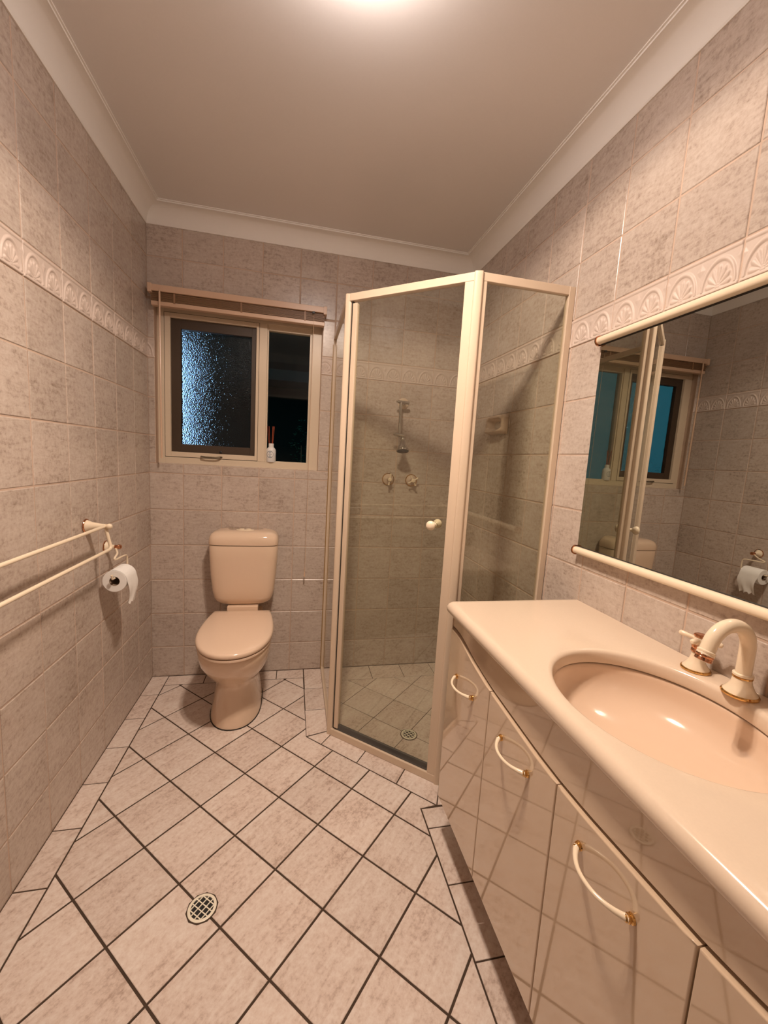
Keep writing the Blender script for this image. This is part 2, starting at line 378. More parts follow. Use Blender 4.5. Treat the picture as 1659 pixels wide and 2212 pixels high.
mb = MB(); mb.box(hw0 - 0.1, hw0, hb, ht, 0, 2.6).box(hw1, hw1 + 0.1, hb, ht, 0, 2.6).box(hw0 - 0.1, hw1 + 0.1, hb - 0.1, hb, 0, 2.6).box(hw0 - 0.1, hw1 + 0.1, hb - 0.1, ht, 2.6, 2.7).box(hw0 - 0.1, hw1 + 0.1, hb - 0.1, YF, -0.1, 0)
mb.box(hw0, 0, ht, ht + 0.05, 0, 2.6).box(W, hw1, ht, ht + 0.05, 0, 2.6)
tag(mb.build('wall_hallway', 'hall'), kind='structure')
ce = tag(MB().box(0, W, YF, 0, HT, HT + 0.1).build('ceiling', 'paint'), kind='structure')
fl = tag(MB().box(0, W, YF, 0, -0.1, -0.0022).build('floor', 'fgrout'), kind='structure')
# cornice swept round the room
prof = [(0.0, HC - 0.0), (0.006, HC - 0.0), (0.008, HC + 0.006)]
for k in range(0, 11):
    a = k / 10 * PI / 2
    prof.append((0.008 + (CW - 0.016) * (1 - math.cos(a)), HC + 0.006 + (HT - HC - 0.016) * math.sin(a)))
prof += [(CW - 0.006, HT - 0.010), (CW - 0.006, HT - 0.004), (CW, HT - 0.004), (CW, HT)]
rings = []
for (sx, sy, x, y) in ((1, 1, 0, YF), (1, -1, 0, 0), (-1, -1, W, 0), (-1, 1, W, YF)):
    rings.append([Vector((x + sx * d, y + sy * d, z)) for d, z in prof])
n = len(prof); mb = MB(); vs = [p for r in rings for p in r]; fs = []
for i in range(4):
    k = (i + 1) % 4
    for j in range(n - 1): fs.append((i * n + j, k * n + j, k * n + j + 1, i * n + j + 1))
mb.add(vs, fs)
tag(mb.build('trim_1', 'cornice', smooth=True, angle=30), kind='structure', label='cream plaster cove cornice around the ceiling')

# wall tiles, each a child of its wall
cb = [0.0] + [0.1714 + 0.1998 * i for i in range(9)]; cb = [c for c in cb if c < W - 0.03] + [W]
tile_wall(wb, (0, -0.0, 0), (1, 0, 0), cb, WIN)
cl_ = [0.0] + [0.197 + 0.2015 * i for i in range(13)]; cl_ = [c for c in cl_ if c < -YF - 0.02] + [-YF]
tile_wall(wl, (0, YF, 0), (0, 1, 0), [-YF - c for c in reversed(cl_)])
tile_wall(wr, (W, 0, 0), (0, -1, 0), cl_)
# window reveal: sill tiles and plaster sides
yR = 0.055
for i in range(len(cb) - 1):
    a, b_ = max(cb[i], WIN[0]), min(cb[i + 1], WIN[1])
    if b_ - a > 0.012: place_tile('sill_tile', tile_mesh([(0.0015, 0.001), (b_ - a - 0.0015, 0.001), (b_ - a - 0.0015, yR), (0.0015, yR)], 'tile'), (a, -0.0015, WIN[2]), (1, 0, 0), (0, 1, 0), wb)

# floor tiles
S2 = math.sqrt(0.5)
inner = [(0.091, YF + 0.01), (1.286, YF + 0.01), (1.286, -1.100), (1.352, -1.093), (0.8640, -0.630), (0.858, -0.100), (0.091, -0.100)]
FS = 0.2015; FU, FV = 0.8925, -0.8235
def floor_tile(poly, gap, parent=fl):
    p = clean(poly)
    if len(p) < 3 or abs(area2(p)) < 0.0006: return
    if area2(p) < 0: p.reverse()
    p = clean(offset_poly(p, gap), 0.001)
    if len(p) < 3 or area2(p) < 0.0003: return
    cx = sum(q[0] for q in p) / len(p); cy = sum(q[1] for q in p) / len(p)
    me = tile_mesh([(round(q[0] - cx, 4), round(q[1] - cy, 4)) for q in p], 'ftile', h=0.0024, c=0.0012)
    place_tile('floor_tile', me, (cx, cy, -0.0022), (1, 0, 0), (0, 1, 0), parent, 0.002)
def diag_fill(region, fu, fv, gap):
    for a in range(-14, 20):
        for c in range(-14, 20):
            x, y = fu + (a - c) * S2 * FS, fv - (a + c) * S2 * FS
            q = [(x, y), (x - S2 * FS, y - S2 * FS), (x, y - 2 * S2 * FS), (x + S2 * FS, y - S2 * FS)]
            r = clip(region, q)
            if len(r) >= 3: floor_tile(r, gap)
diag_fill(inner, FU, FV, 0.0032)
ys = [0.0] + [-0.19 - 0.2025 * i for i in range(13)]; ys = [y for y in ys if y > YF + 0.03] + [YF]
for i in range(len(ys) - 1): floor_tile([(0.001, ys[i]), (0.001, ys[i + 1]), (0.091, ys[i + 1]), (0.091, ys[i])], 0.0022)
xs = [0.091, 0.296, 0.497, 0.699, 0.858]
for i in range(len(xs) - 1): floor_tile([(xs[i], -0.002), (xs[i + 1], -0.002), (xs[i + 1], -0.100), (xs[i], -0.100)], 0.0022)
ys2 = [-0.002, -0.222, -0.424, -0.600]
for i in range(3):
    q = [(0.859, ys2[i]), (0.966, ys2[i]), (0.966, ys2[i + 1]), (0.861, ys2[i + 1] if i < 2 else -0.627)]
    floor_tile(q, 0.0022)
# angled strip in front of the shower door
P0 = Vector((0.864, -0.630)); P1 = Vector((1.352, -1.093)); Q0 = Vector((0.966, -0.602)); Q1 = Vector((1.395, -1.000))
ol = [P0, Vector((0.9284, -0.6905)), Vector((1.0737, -0.829)), Vector((1.2194, -0.967)), P1]
il = [Q0, Vector((0.985, -0.620)), Vector((1.130, -0.755)), Vector((1.276, -0.893)), Q1]
for i in range(4): floor_tile([tuple(ol[i]), tuple(ol[i + 1]), tuple(il[i + 1]), tuple(il[i])], 0.0022)
floor_tile([(1.352, -1.093), (1.42, -1.0995), (1.42, -1.005), (1.395, -1.000)], 0.0022)
ysv = [-1.0995] + [-1.1855 - 0.2025 * i for i in range(9)]; ysv = [y for y in ysv if y > YF + 0.03] + [YF]
for i in range(len(ysv) - 1): floor_tile([(1.286, ysv[i]), (1.286, ysv[i + 1]), (1.42, ysv[i + 1]), (1.42, ysv[i])], 0.0022)
# shower floor
diag_fill([(1.0, -0.155), (0.99, -0.600), (1.405, -0.985), (1.775, -0.985), (1.775, -0.155)], 1.349, -0.3858, 0.0016)
xs = [0.985, 1.07, 1.27, 1.47, 1.67, 1.775]
for i in range(len(xs) - 1): floor_tile([(xs[i], -0.002), (xs[i + 1], -0.002), (xs[i + 1], -0.155), (xs[i], -0.155)], 0.0016)

# ------------------------------------------------------------------ window
win = tag(empty('window_1', (0.47, 0.03, WIN[2])), kind='structure', label='cream aluminium window with one hammered obscure pane and one clear pane')
wx0, wx1, wz0, wz1 = WIN
fy0, fy1 = 0.038, 0.105
ox0, ox1, oz0, oz1 = wx0 + 0.0005, wx1 - 0.0005, wz0 + 0.0005, wz1 - 0.0005
mb = MB()
mb.box(ox0, ox0 + 0.0335, fy0, fy1, oz0, oz1).box(ox1 - 0.0535, ox1, fy0, fy1, oz0, oz1).box(ox0 + 0.0335, ox1 - 0.0535, fy0, fy1, oz1 - 0.045, oz1).box(ox0 + 0.0335, ox1 - 0.0535, fy0, fy1, oz0, oz0 + 0.0365)
mb.build('window_frame', 'winframe', win, bevel=0.0015)
MB().box(0.5570, 0.5990, fy0 - 0.001, fy1, oz0 + 0.0365, oz1 - 0.045).build('mullion', 'winframe', win, bevel=0.0015)
sx0, sx1, sz0, sz1 = 0.0725, 0.5555, 1.2715, 2.0275
sash = MB()
for (a, b_, c, d) in ((sx0, sx0 + 0.028, sz0, sz1), (sx1 - 0.014, sx1, sz0, sz1), (sx0 + 0.028, sx1 - 0.014, sz1 - 0.024, sz1), (sx0 + 0.028, sx1 - 0.014, sz0, sz0 + 0.027)):
    sash.box(a, b_, fy0 - 0.004, 0.075, c, d)
sash = sash.build('sash', 'winframe', win, bevel=0.0012)
# dark strips drawn in for the thin shadow gap around the sash
mb = MB(); g0 = 0.0022
for (a, b_, c, d) in ((sx0 - g0, sx0, sz0, sz1 + g0), (sx1, sx1 + g0, sz0, sz1 + g0), (sx0, sx1, sz1, sz1 + g0), (sx0, sx1, sz0 - g0, sz0)):
    mb.box(a, b_, fy0 - 0.0006, 0.06, c, d)
mb.build('sash_gap_shade', 'bronze', win)
mb = MB(); bx0, bx1, bz0, bz1 = sx0 + 0.028, sx1 - 0.014, sz0 + 0.027, sz1 - 0.024
for (a, b_, c, d) in ((bx0, bx0 + 0.048, bz0, bz1), (bx1 - 0.026, bx1, bz0, bz1), (bx0 + 0.048, bx1 - 0.026, bz1 - 0.050, bz1), (bx0 + 0.048, bx1 - 0.026, bz0, bz0 + 0.044)):
    mb.box(a, b_, 0.050, 0.082, c, d)
mb.build('screen_frame', 'bronze', win, bevel=0.001)['label'] = 'dark bronze inner screen frame'
MB().box(bx0 + 0.040, bx1 - 0.020, 0.072, 0.077, bz0 + 0.040, bz1 - 0.040).build('obscure_pane', 'frosted', win)['label'] = 'hammered obscure glass pane lit blue from outside'
mb = MB(); cx0, cx1, cz0, cz1 = 0.599, ox1 - 0.0535, oz0 + 0.0365, oz1 - 0.045
for (a, b_, c, d) in ((cx0, cx0 + 0.008, cz0, cz1), (cx1 - 0.012, cx1, cz0, cz1), (cx0 + 0.008, cx1 - 0.012, cz1 - 0.030, cz1), (cx0 + 0.008, cx1 - 0.012, cz0, cz0 + 0.006)):
    mb.box(a, b_, 0.046, 0.085, c, d)
mb.build('glazing_bead', 'winframe', win, bevel=0.001)
MB().box(cx0 + 0.004, cx1 - 0.006, 0.066, 0.071, cz0 + 0.003, cz1 - 0.015).build('clear_pane', 'clear', win)
mb = MB(); hy = fy0 - 0.004
mb.tube([(0.255, hy, 1.279), (0.262, hy - 0.016, 1.279), (0.285, hy - 0.020, 1.277), (0.335, hy - 0.020, 1.277), (0.356, hy - 0.016, 1.280), (0.365, hy, 1.281)], [0.004, 0.005, 0.004, 0.004, 0.005, 0.004], 8)
mb.build('latch_handle', 'tarnish', win, smooth=True)
MB().lathe([(0.006, 0), (0.007, 0.006), (0.003, 0.009)], (0.357, 0.050, 1.309), (0, -1, 0), 12).build('screen_knob', 'rubber', win, smooth=True)
put(win)

# venetian blind
bl = empty('venetian_blind', (0.47, -0.03, 2.03), label='raised tan venetian blind stacked under its head rail above the window', cat='blind')
MB().box(0.026, 0.914, -0.058, -0.012, 2.096, 2.127).build('head_rail', 'blindrail', bl, bevel=0.002)
for x in (0.026, 0.902): MB().box(x - 0.003, x + 0.015, -0.062, -0.004, 2.088, 2.130).build('bracket', 'blindrail', bl, bevel=0.0015)
for k in range(9):
    z = 2.055 + k * 0.0045
    ring = []
    for x in (0.034, 0.906):
        jy = random.uniform(-0.0015, 0.0015); jz = random.uniform(-0.0004, 0.0004)
        ring.append([Vector((x, -0.047 + jy + 0.030 * t / 6, z + jz + 0.0014 * math.sin(PI * t / 6) + 0.0009)) for t in range(7)] + [Vector((x, -0.017 + jy - 0.030 * t / 6, z + jz - 0.0016 + 0.0014 * math.sin(PI * t / 6))) for t in range(7)])
    MB().loft(ring).build('slat', 'slat', bl)
MB().box(0.034, 0.906, -0.047, -0.014, 2.031, 2.052).build('bottom_rail', 'blindrail', bl, bevel=0.003)
for x in (0.145, 0.47, 0.80): MB().box(x - 0.0045, x + 0.0045, -0.0500, -0.0490, 2.0460, 2.098).build('ladder_tape', 'slat', bl)
MB().tube([(0.080, -0.060, 2.108), (0.0805, -0.066, 2.085), (0.082, -0.062, 1.262)], [0.002, 0.0045, 0.0048], 8).build('tilt_wand', 'blindrail', bl, smooth=True)
MB().box(0.838, 0.852, -0.0615, -0.055, 2.086, 2.096).build('cord_lock', 'rubber', bl)
cd = MB().tube([(0.8475, -0.055, 2.09), (0.8465, -0.05, 1.5), (0.8450, -0.045, 0.66)], 0.0011, 6).build('lift_cord', 'cord', bl)
tas = MB().tube([(0.8450, -0.045, 0.665), (0.8465, -0.045, 0.635)], 0.0011, 6).tube([(0.8450, -0.045, 0.665), (0.8415, -0.045, 0.635)], 0.0011, 6).lathe([(0.002, 0), (0.0045, -0.008), (0.005, -0.028), (0.003, -0.03)], (0.8440, -0.045, 0.635), n=10)
tas.build('cord_tassel', 'cord', bl, smooth=True)
put(bl)

# reed diffuser on the sill of the frame
rd = empty('reed_diffuser', (0.632, 0.022, 1.2690), label='white round bottle with grey label and red-brown reeds on the window ledge', cat='diffuser')
bz = oz0 + 0.0365
by = 0.053
MB().lathe([(0.001, 0), (0.0255, 0), (0.027, 0.002), (0.027, 0.066), (0.0255, 0.073), (0.021, 0.080), (0.0155, 0.085)], (0.632, by, bz), n=28).build('bottle', 'white', rd, smooth=True)
MB().lathe([(0.0148, 0.083), (0.0148, 0.106), (0.0135, 0.107), (0.006, 0.107)], (0.632, by, bz), n=24).build('neck_collar', 'white', rd, smooth=True)
def curved_disc(r, cx, cz, R, off):
    """disc wrapped on the front of a cylinder of radius R"""
    vs = [(cx, -(R + off), cz)]; fs = []
    for k in range(28):
        a = 2 * PI * k / 28; x = r * math.cos(a); th = x / R
        vs.append((cx + R * math.sin(th), -(R + off) * math.cos(th), cz + r * math.sin(a)))
    for k in range(28): fs.append((0, 1 + k, 1 + (k + 1) % 28))
    return vs, fs
vs, fs = curved_disc(0.0200, 0, 0.044, 0.027, 0.0003)
ang = math.radians(-10)
def rotp(p): return (0.632 + p[0] * math.cos(ang) - p[1] * math.sin(ang), by + p[0] * math.sin(ang) + p[1] * math.cos(ang), bz + p[2])
lab = MB().add([rotp(p) for p in vs], fs).build('label_patch', 'label', rd); lab['label'] = 'round grey paper label'
mb = MB(); R_ = 0.0276
for k in range(28):
    a0, a1 = 2 * PI * k / 28, 2 * PI * (k + 1) / 28; q = []
    for (r, a) in ((0.0200, a0), (0.0200, a1), (0.0186, a1), (0.0186, a0)):
        th = r * math.cos(a) / 0.027; q.append(rotp((R_ * math.sin(th), -R_ * math.cos(th), 0.044 + r * math.sin(a))))
    mb.add(q, [(0, 1, 2, 3)])
for (x0, x1, z0, z1) in ((-0.011, -0.004, 0.0425, 0.0445), (-0.002, 0.010, 0.0420, 0.0445), (-0.010, 0.009, 0.0495, 0.0502)):
    q = []
    for (x, z) in ((x0, z0), (x1, z0), (x1, z1), (x0, z1)):
        th = x / 0.027; q.append(rotp((R_ * math.sin(th), -R_ * math.cos(th), z)))
    mb.add(q, [(0, 1, 2, 3)])
mb.build('label_print', 'ink', lab)
for (dx, dy) in ((-0.024, 0.004), (-0.014, -0.006), (0.006, 0.006), (0.016, -0.004), (0.010, -0.010)):
    MB().tube([(0.632 + dx * 0.12, by, bz + 0.02), (0.632 + dx, by + dy, bz + 0.205)], 0.0016, 6).build('reed', 'reed', rd)
put(rd)

# ------------------------------------------------------------------ toilet
tx = 0.511
to = empty('toilet', (tx, -0.30, 0), label='beige close-coupled toilet with lid closed against the tiled wall', cat='toilet')
def egg(z, hw, yb, yfr, e=2.2, n=40, flat=0.55, cx=tx):
    """section: half width hw, back yb, front yfr; widest point a bit behind the middle"""
    ym = yb + (yfr - yb) * flat; r = []
    for k in range(n):
        t = 2 * PI * k / n; c, s_ = math.cos(t), math.sin(t); ee = e if s_ < 0 else 3.2
        ln = (ym - yfr) if s_ < 0 else (yb - ym)
        r.append(Vector((cx + hw * math.copysign(abs(c) ** (2 / ee), c), ym + ln * math.copysign(abs(s_) ** (2 / ee), s_), z)))
    return r
secs = [(0.000, 0.122, -0.10, -0.540), (0.015, 0.121, -0.10, -0.538), (0.06, 0.113, -0.10, -0.525), (0.12, 0.104, -0.10, -0.508), (0.17, 0.102, -0.10, -0.500), (0.205, 0.110, -0.10, -0.512),
        (0.24, 0.130, -0.11, -0.548), (0.28, 0.149, -0.12, -0.588), (0.32, 0.162, -0.12, -0.624), (0.36, 0.168, -0.12, -0.644), (0.392, 0.170, -0.12, -0.650), (0.403, 0.167, -0.12, -0.647)]
MB().loft([egg(*s_) for s_ in secs]).build('bowl', 'ceramic', to, smooth=True, angle=60)
MB().loft([[Vector((p.x, p.y, 0.0005 + 0.003 * i)) for p in egg(0, 0.125, -0.098, -0.544)] for i in (0, 1)]).build('base_seal', 'dark', to)
# lid: flat hinge edge at the back, widening, round front
def lidring(z, inset):
    hwb, hw, yb, yfr = 0.149 - inset, 0.178 - inset, -0.162 - inset, -0.668 + inset; pts = []
    ym = -0.405
    for k in range(25):
        t = PI * k / 24; pts.append(Vector((tx + hw * math.copysign(abs(math.cos(t)) ** 0.92, math.cos(t)), ym - (ym - yfr) * math.sin(t) ** 0.95, z)))
    for k in range(1, 9):
        u = k / 8; x = hw + (hwb - hw) * u ** 1.9; pts.append(Vector((tx - x, ym + (yb - ym) * u, z)))
    for k in range(0, 8):
        u = 1 - k / 8; x = hw + (hwb - hw) * u ** 1.9; pts.append(Vector((tx + x, ym + (yb - ym) * u, z)))
    # lid rises a little towards the hinge
    return [Vector((p.x, p.y, p.z + 0.010 * (p.y - yfr) / (yb - yfr))) for p in pts]
MB().loft([lidring(0.402, 0.012), lidring(0.404, 0.004), lidring(0.413, 0.002), lidring(0.4160, 0.004)]).build('seat', 'seat', to, smooth=True, angle=50)
MB().loft([lidring(0.4155, 0.010), lidring(0.4220, 0.010)]).build('lid_gap_shade', 'dark', to)  # dark fill that draws the shaded gap under the lid
MB().loft([lidring(0.4205, 0.003), lidring(0.424, 0.0), lidring(0.434, 0.0), lidring(0.4405, 0.004), lidring(0.444, 0.012), lidring(0.4465, 0.040), lidring(0.448, 0.09)]).build('lid', 'seat', to, smooth=True, angle=50)
MB().box(tx - 0.082, tx + 0.082, -0.160, -0.02, 0.400, 0.474).build('hinge_block', 'ceramic', to, bevel=0.006)
MB().box(tx - 0.10, tx + 0.10, -0.17, -0.02, 0.395, 0.425).build('rear_deck', 'ceramic', to, bevel=0.008)
def cis(z, hw, yf, e=5.0, n=48):
    yb = -0.004; hw = hw * 1.03; cy = (yb + yf) / 2; return sell(tx, cy, hw, (yb - yf) / 2, n, e, z)
csec = [(0.470, 0.085, -0.118, 4), (0.474, 0.108, -0.130, 4), (0.484, 0.128, -0.142, 4.5), (0.500, 0.1435, -0.153, 5), (0.520, 0.152, -0.160, 5), (0.56, 0.160, -0.166, 5), (0.65, 0.1685, -0.171, 5), (0.74, 0.1735, -0.174, 5), (0.812, 0.1755, -0.175, 5), (0.815, 0.174, -0.174, 5)]
MB().loft([cis(*s_) for s_ in csec]).build('cistern', 'ceramic', to, smooth=True, angle=50)
MB().loft([cis(0.815, 0.172, -0.172), cis(0.8185, 0.172, -0.172)]).build('lid_joint', 'dark', to)
lsec = [(0.8185, 0.177, -0.178, 5), (0.823, 0.178, -0.179, 5), (0.845, 0.177, -0.178, 5), (0.862, 0.173, -0.174, 4.6), (0.874, 0.165, -0.166, 4.2), (0.882, 0.152, -0.154, 4), (0.887, 0.132, -0.136, 4), (0.889, 0.10, -0.115, 4)]
cl = MB().loft([cis(*s_) for s_ in lsec]).build('cistern_lid', 'ceramic', to, smooth=True, angle=50)
fp = MB().lathe([(0.0, 0.889), (0.030, 0.889), (0.030, 0.8905), (0.028, 0.892), (0.0, 0.892)], (0, 0, 0), n=28, cap0=False, cap1=False)
fp.v = [(tx + x * 1.6, -0.085 + y * 0.9, z) for x, y, z in fp.v]
fpo = fp.build('flush_plate', 'rail', to, smooth=True)
for dx in (-0.018, 0.018):
    MB().lathe([(0.0135, 0.8915), (0.0135, 0.895), (0.011, 0.8965), (0.0, 0.8965)], (tx + dx, -0.085, 0), n=20, cap1=False).build('flush_button', 'rail', fpo, smooth=True)
    MB().lathe([(0.003, 0.8964), (0.003, 0.8972)], (tx + dx * 1.6, -0.085, 0), n=10).build('button_dot', 'copper', fpo)
put(to)
for c in fpo.children: c.matrix_parent_inverse = Matrix()

# ------------------------------------------------------------------ towel rail, roll holder, roll (left wall)
tr = empty('towel_rail', (0, -0.71, 1.0), label='cream double towel rail with copper-ringed bracket on the tiled wall', cat='towel rail')
RY0 = -1.62
for y in (-0.705, RY0):
    br = MB().lathe([(0.0245, 0.0), (0.0245, 0.004), (0.021, 0.010), (0.0155, 0.025), (0.0115, 0.045), (0.0095, 0.062), (0.0095, 0.070)], (0.002, y, 1.006), (1, 0, 0), 24).build('bracket', 'rail', tr, smooth=True)
    MB().lathe([(0.0245, 0.0), (0.0268, 0.001), (0.0275, 0.003), (0.0262, 0.0055), (0.0235, 0.006)], (0.002, y, 1.006), (1, 0, 0), 28, cap0=False, cap1=False).build('bracket_ring', 'copper', br, smooth=True)
    MB().lathe([(0.004, 0), (0.0065, 0.003), (0.0105, 0.009), (0.0115, 0.014), (0.0098, 0.020), (0.005, 0.024)], (0.069, y, 1.006), (1, 0, 0), 20).build('ball_end', 'rail', br, smooth=True)
MB().tube([(0.068, -0.698, 1.006), (0.068, RY0 - 0.007, 1.006)], 0.0062, 16).build('upper_rail', 'rail', tr, smooth=True)
def loop_pts():
    p = [(0.069, -0.702, 1.002), (0.0745, -0.702, 0.975), (0.083, -0.702, 0.935)]
    for k in range(1, 8):
        a = PI / 2 * k / 8; p.append((0.0835 + 0.003 * k / 8, -0.702 - 0.012 * (1 - math.cos(a)), 0.930 - 0.012 * math.sin(a)))
    return p
lp = loop_pts(); mirr = [(x, RY0 * 2 * 0.5 + (-0.702 - y) + 0.0, z) for x, y, z in reversed(lp)]
MB().tube(lp + [(0.087, -0.73, 0.918), (0.087, RY0 + 0.03, 0.918)] + mirr, 0.0062, 14).build('lower_rail', 'rail', tr, smooth=True)
put(tr)

hy_, hz_ = -0.555, 0.890
th_ = empty('toilet_roll_holder', (0, hy_, hz_), label='cream wire toilet roll holder with a copper ball and wall rose', cat='roll holder')
ro = MB().lathe([(0.024, 0), (0.024, 0.003), (0.019, 0.009), (0.011, 0.020), (0.008, 0.034)], (0.002, hy_ + 0.01, hz_), (1, 0, 0), 24).build('wall_rose', 'rail', th_, smooth=True)
MB().lathe([(0.024, 0), (0.0262, 0.001), (0.0266, 0.003), (0.0235, 0.005)], (0.002, hy_ + 0.01, hz_), (1, 0, 0), 28, cap0=False, cap1=False).build('rose_ring', 'copper', ro, smooth=True)
MB().lathe([(0.005, 0), (0.0085, 0.003), (0.0085, 0.006), (0.006, 0.008), (0.0085, 0.012), (0.0105, 0.018), (0.0085, 0.025), (0.003, 0.028)], (0.036, hy_ + 0.01, hz_), (1, 0, 0), 18).build('ball', 'copper', th_, smooth=True)
wp = [(0.040, hy_ + 0.01, hz_ - 0.006), (0.062, -0.585, 0.872), (0.066, -0.620, 0.862), (0.068, -0.628, 0.858), (0.069, -0.615, 0.853), (0.070, -0.57, 0.852), (0.070, -0.525, 0.849), (0.070, -0.512, 0.842), (0.070, -0.508, 0.825), (0.070, -0.508, 0.795), (0.070, -0.512, 0.786), (0.070, -0.525, 0.7815), (0.070, -0.60, 0.7815), (0.070, -0.652, 0.7815), (0.070, -0.660, 0.790), (0.070, -0.663, 0.800)]
MB().tube(catmull(wp), 0.0042, 10).build('wire_arm', 'rail', th_, smooth=True)
put(th_)
# roll of paper hanging on the wire
rcx, rcz, rr, rh = 0.070, 0.7680, 0.0445, 0.0195
tpo = empty('toilet_roll', (rcx, -0.59, rcz), label='white toilet paper roll with a torn tail hanging on the wire holder', cat='toilet roll')
y0_, y1_ = -0.640, -0.536
mb = MB(); rings = []
for (r, y) in ((rh, y0_), (rr - 0.001, y0_), (rr, y0_ + 0.001), (rr, y1_ - 0.001), (rr - 0.001, y1_), (rh, y1_)):
    rings.append([Vector((rcx + r * math.cos(2 * PI * k / 40), y, rcz + r * math.sin(2 * PI * k / 40))) for k in range(40)])
mb.loft(rings, False, False); mb.build('paper', 'paper', tpo, smooth=True, angle=40)
mb = MB(); rings = []
for (r, y) in ((rh, y0_ + 0.0005), (rh - 0.001, y0_ + 0.0005), (rh - 0.001, y1_ - 0.0005), (rh, y1_ - 0.0005)):
    rings.append([Vector((rcx + r * math.cos(2 * PI * k / 32), y, rcz + r * math.sin(2 * PI * k / 32))) for k in range(32)])
rings.append(rings[0]); mb.loft(rings, False, False); mb.build('core', 'card', tpo, smooth=True)
# tail: leaves the top, drapes over the room side and ends in a torn edge
NU, NV = 14, 22; front = []; 
for j in range(NV + 1):
    s_ = j / NV; row = []
    for i in range(NU + 1):
        u = i / NU; y = y0_ + 0.001 + (y1_ - y0_ - 0.002) * u
        if s_ < 0.35:
            a = PI * 0.62 * (1 - s_ / 0.35); x = rcx + (rr + 0.0012) * math.cos(a); z = rcz + (rr + 0.0012) * math.sin(a)
        else:
            q = (s_ - 0.35) / 0.65; dep = 0.104 + 0.006 * math.sin(u * 23) + 0.004 * math.sin(u * 41 + 1)
            x = rcx + rr + 0.0012 + 0.004 * math.sin(q * 4.2) + 0.003 * math.sin(u * 9 + q * 3) * q; z = rcz - dep * q; y += 0.010 * q * (0.5 - u) + 0.008 * math.sin(q * 3.4)
        row.append(Vector((x, y, z)))
    front.append(row)
vs = []; fs = []
for off in (0, 0.0006):
    for row in front: vs += [p + Vector((off, 0, off * 0.2)) for p in row]
nn_ = (NU + 1) * (NV + 1)
for j in range(NV):
    for i in range(NU):
        a = j * (NU + 1) + i; fs.append((a, a + 1, a + NU + 2, a + NU + 1)); fs.append((a + nn_, a + NU + 1 + nn_, a + NU + 2 + nn_, a + 1 + nn_))
MB().add(vs, fs).build('tail', 'paper', tpo, smooth=True, angle=60)
put(tpo)

# ------------------------------------------------------------------ floor drains
def drain(x, y, R, label, nside, rot):
    d = empty('floor_drain', (x, y, 0), label=label, cat='drain')
    zt = 0.0026
    rg = lambda r, z, n_, ph=0: [Vector((x + r * math.cos(2 * PI * k / n_ + ph), y + r * math.sin(2 * PI * k / n_ + ph), z)) for k in range(n_)]
    MB().loft([rg(R * 1.10, 0.0004, nside, 0.2), rg(R * 1.10, 0.0012, nside, 0.2)]).build('cut_joint', 'fgrout', d)
    N_ = 48
    MB().loft([rg(R * 0.98, 0.0008, N_), rg(R * 0.98, zt, N_), rg(R * 0.90, zt + 0.0012, N_), rg(R * 0.80, zt + 0.0010, N_), rg(R * 0.785, zt - 0.0004, N_), rg(R * 0.785, 0.0010, N_)], False, False).build('rim', 'drain', d, smooth=True)
    MB().loft([rg(R * 0.79, 0.0013, 36), rg(R * 0.79, 0.0016, 36)]).build('well', 'drainhole', d)
    gm = MB(); pitch = R * 0.38
    for dirn in (0, 1):
        for k in range(-1, 3):
            off = (k - 0.5) * pitch
            if abs(off) >= R * 0.72: continue
            hl = math.sqrt((R * 0.79) ** 2 - off ** 2); wbar = R * 0.036
            Mx = Matrix.Translation((x, y, 0)) @ Matrix.Rotation(rot + dirn * PI / 2 + dirn * 0.0, 4, 'Z')
            gm.box(-hl, hl, off - wbar, off + wbar, 0.0017, 0.0034 - 0.0002 * dirn, M4=Mx)
    gm.build('grate', 'drain', d)
    put(d)
drain(0.5485, -1.3345, 0.040, 'ivory round floor drain with lattice grate among the diagonal floor tiles', 10, math.radians(50))
drain(1.3525, -0.680, 0.038, 'ivory round drain with lattice grate inside the shower', 24, math.radians(20))

# ------------------------------------------------------------------ shower screen
SHH = 2.0
ss = empty('shower_screen', (1.2, -0.5, 0), label='corner shower enclosure of cream frames and tinted glass with an angled door', cat='shower')
LPx, LPy = 0.975, -0.615; RPx, RPy = 1.392, -0.984
def bar(mb, a, b_, z0, z1, t, side=0.0):
    """upright slab between plan points a and b"""
    a = Vector(a); b_ = Vector(b_); d = (b_ - a).normalized(); nrm = Vector((-d.y, d.x)); o = nrm * side
    q = [a + nrm * t / 2 + o, a - nrm * t / 2 + o, b_ - nrm * t / 2 + o, b_ + nrm * t / 2 + o]
    return mb.loft([[Vector((p.x, p.y, z0)) for p in q], [Vector((p.x, p.y, z1)) for p in q]])
# corner posts (rounded outside)
def post(x, y, r, ang0, name):
    ring = []
    for k in range(20):
        a = 2 * PI * k / 20; e = 4.0; c, s_ = math.cos(a), math.sin(a)
        px, py = r * math.copysign(abs(c) ** (2 / e), c), r * math.copysign(abs(s_) ** (2 / e), s_)
        ring.append((x + px * math.cos(ang0) - py * math.sin(ang0), y + px * math.sin(ang0) + py * math.cos(ang0)))
    return MB().loft([[Vector((p[0], p[1], 0.0)) for p in ring], [Vector((p[0], p[1], SHH)) for p in ring]]).build(name, 'alum', ss, smooth=True, angle=50)
da = math.atan2(RPy - LPy, RPx - LPx)
post(LPx, LPy, 0.0145, da / 2, 'corner_post'); post(RPx, RPy, 0.0165, da / 2, 'corner_post')
ddir = Vector((math.cos(da), math.sin(da))); L0 = Vector((LPx, LPy)); R0 = Vector((RPx, RPy)); dl = (R0 - L0).length
pt = lambda s_: tuple(L0 + ddir * s_)
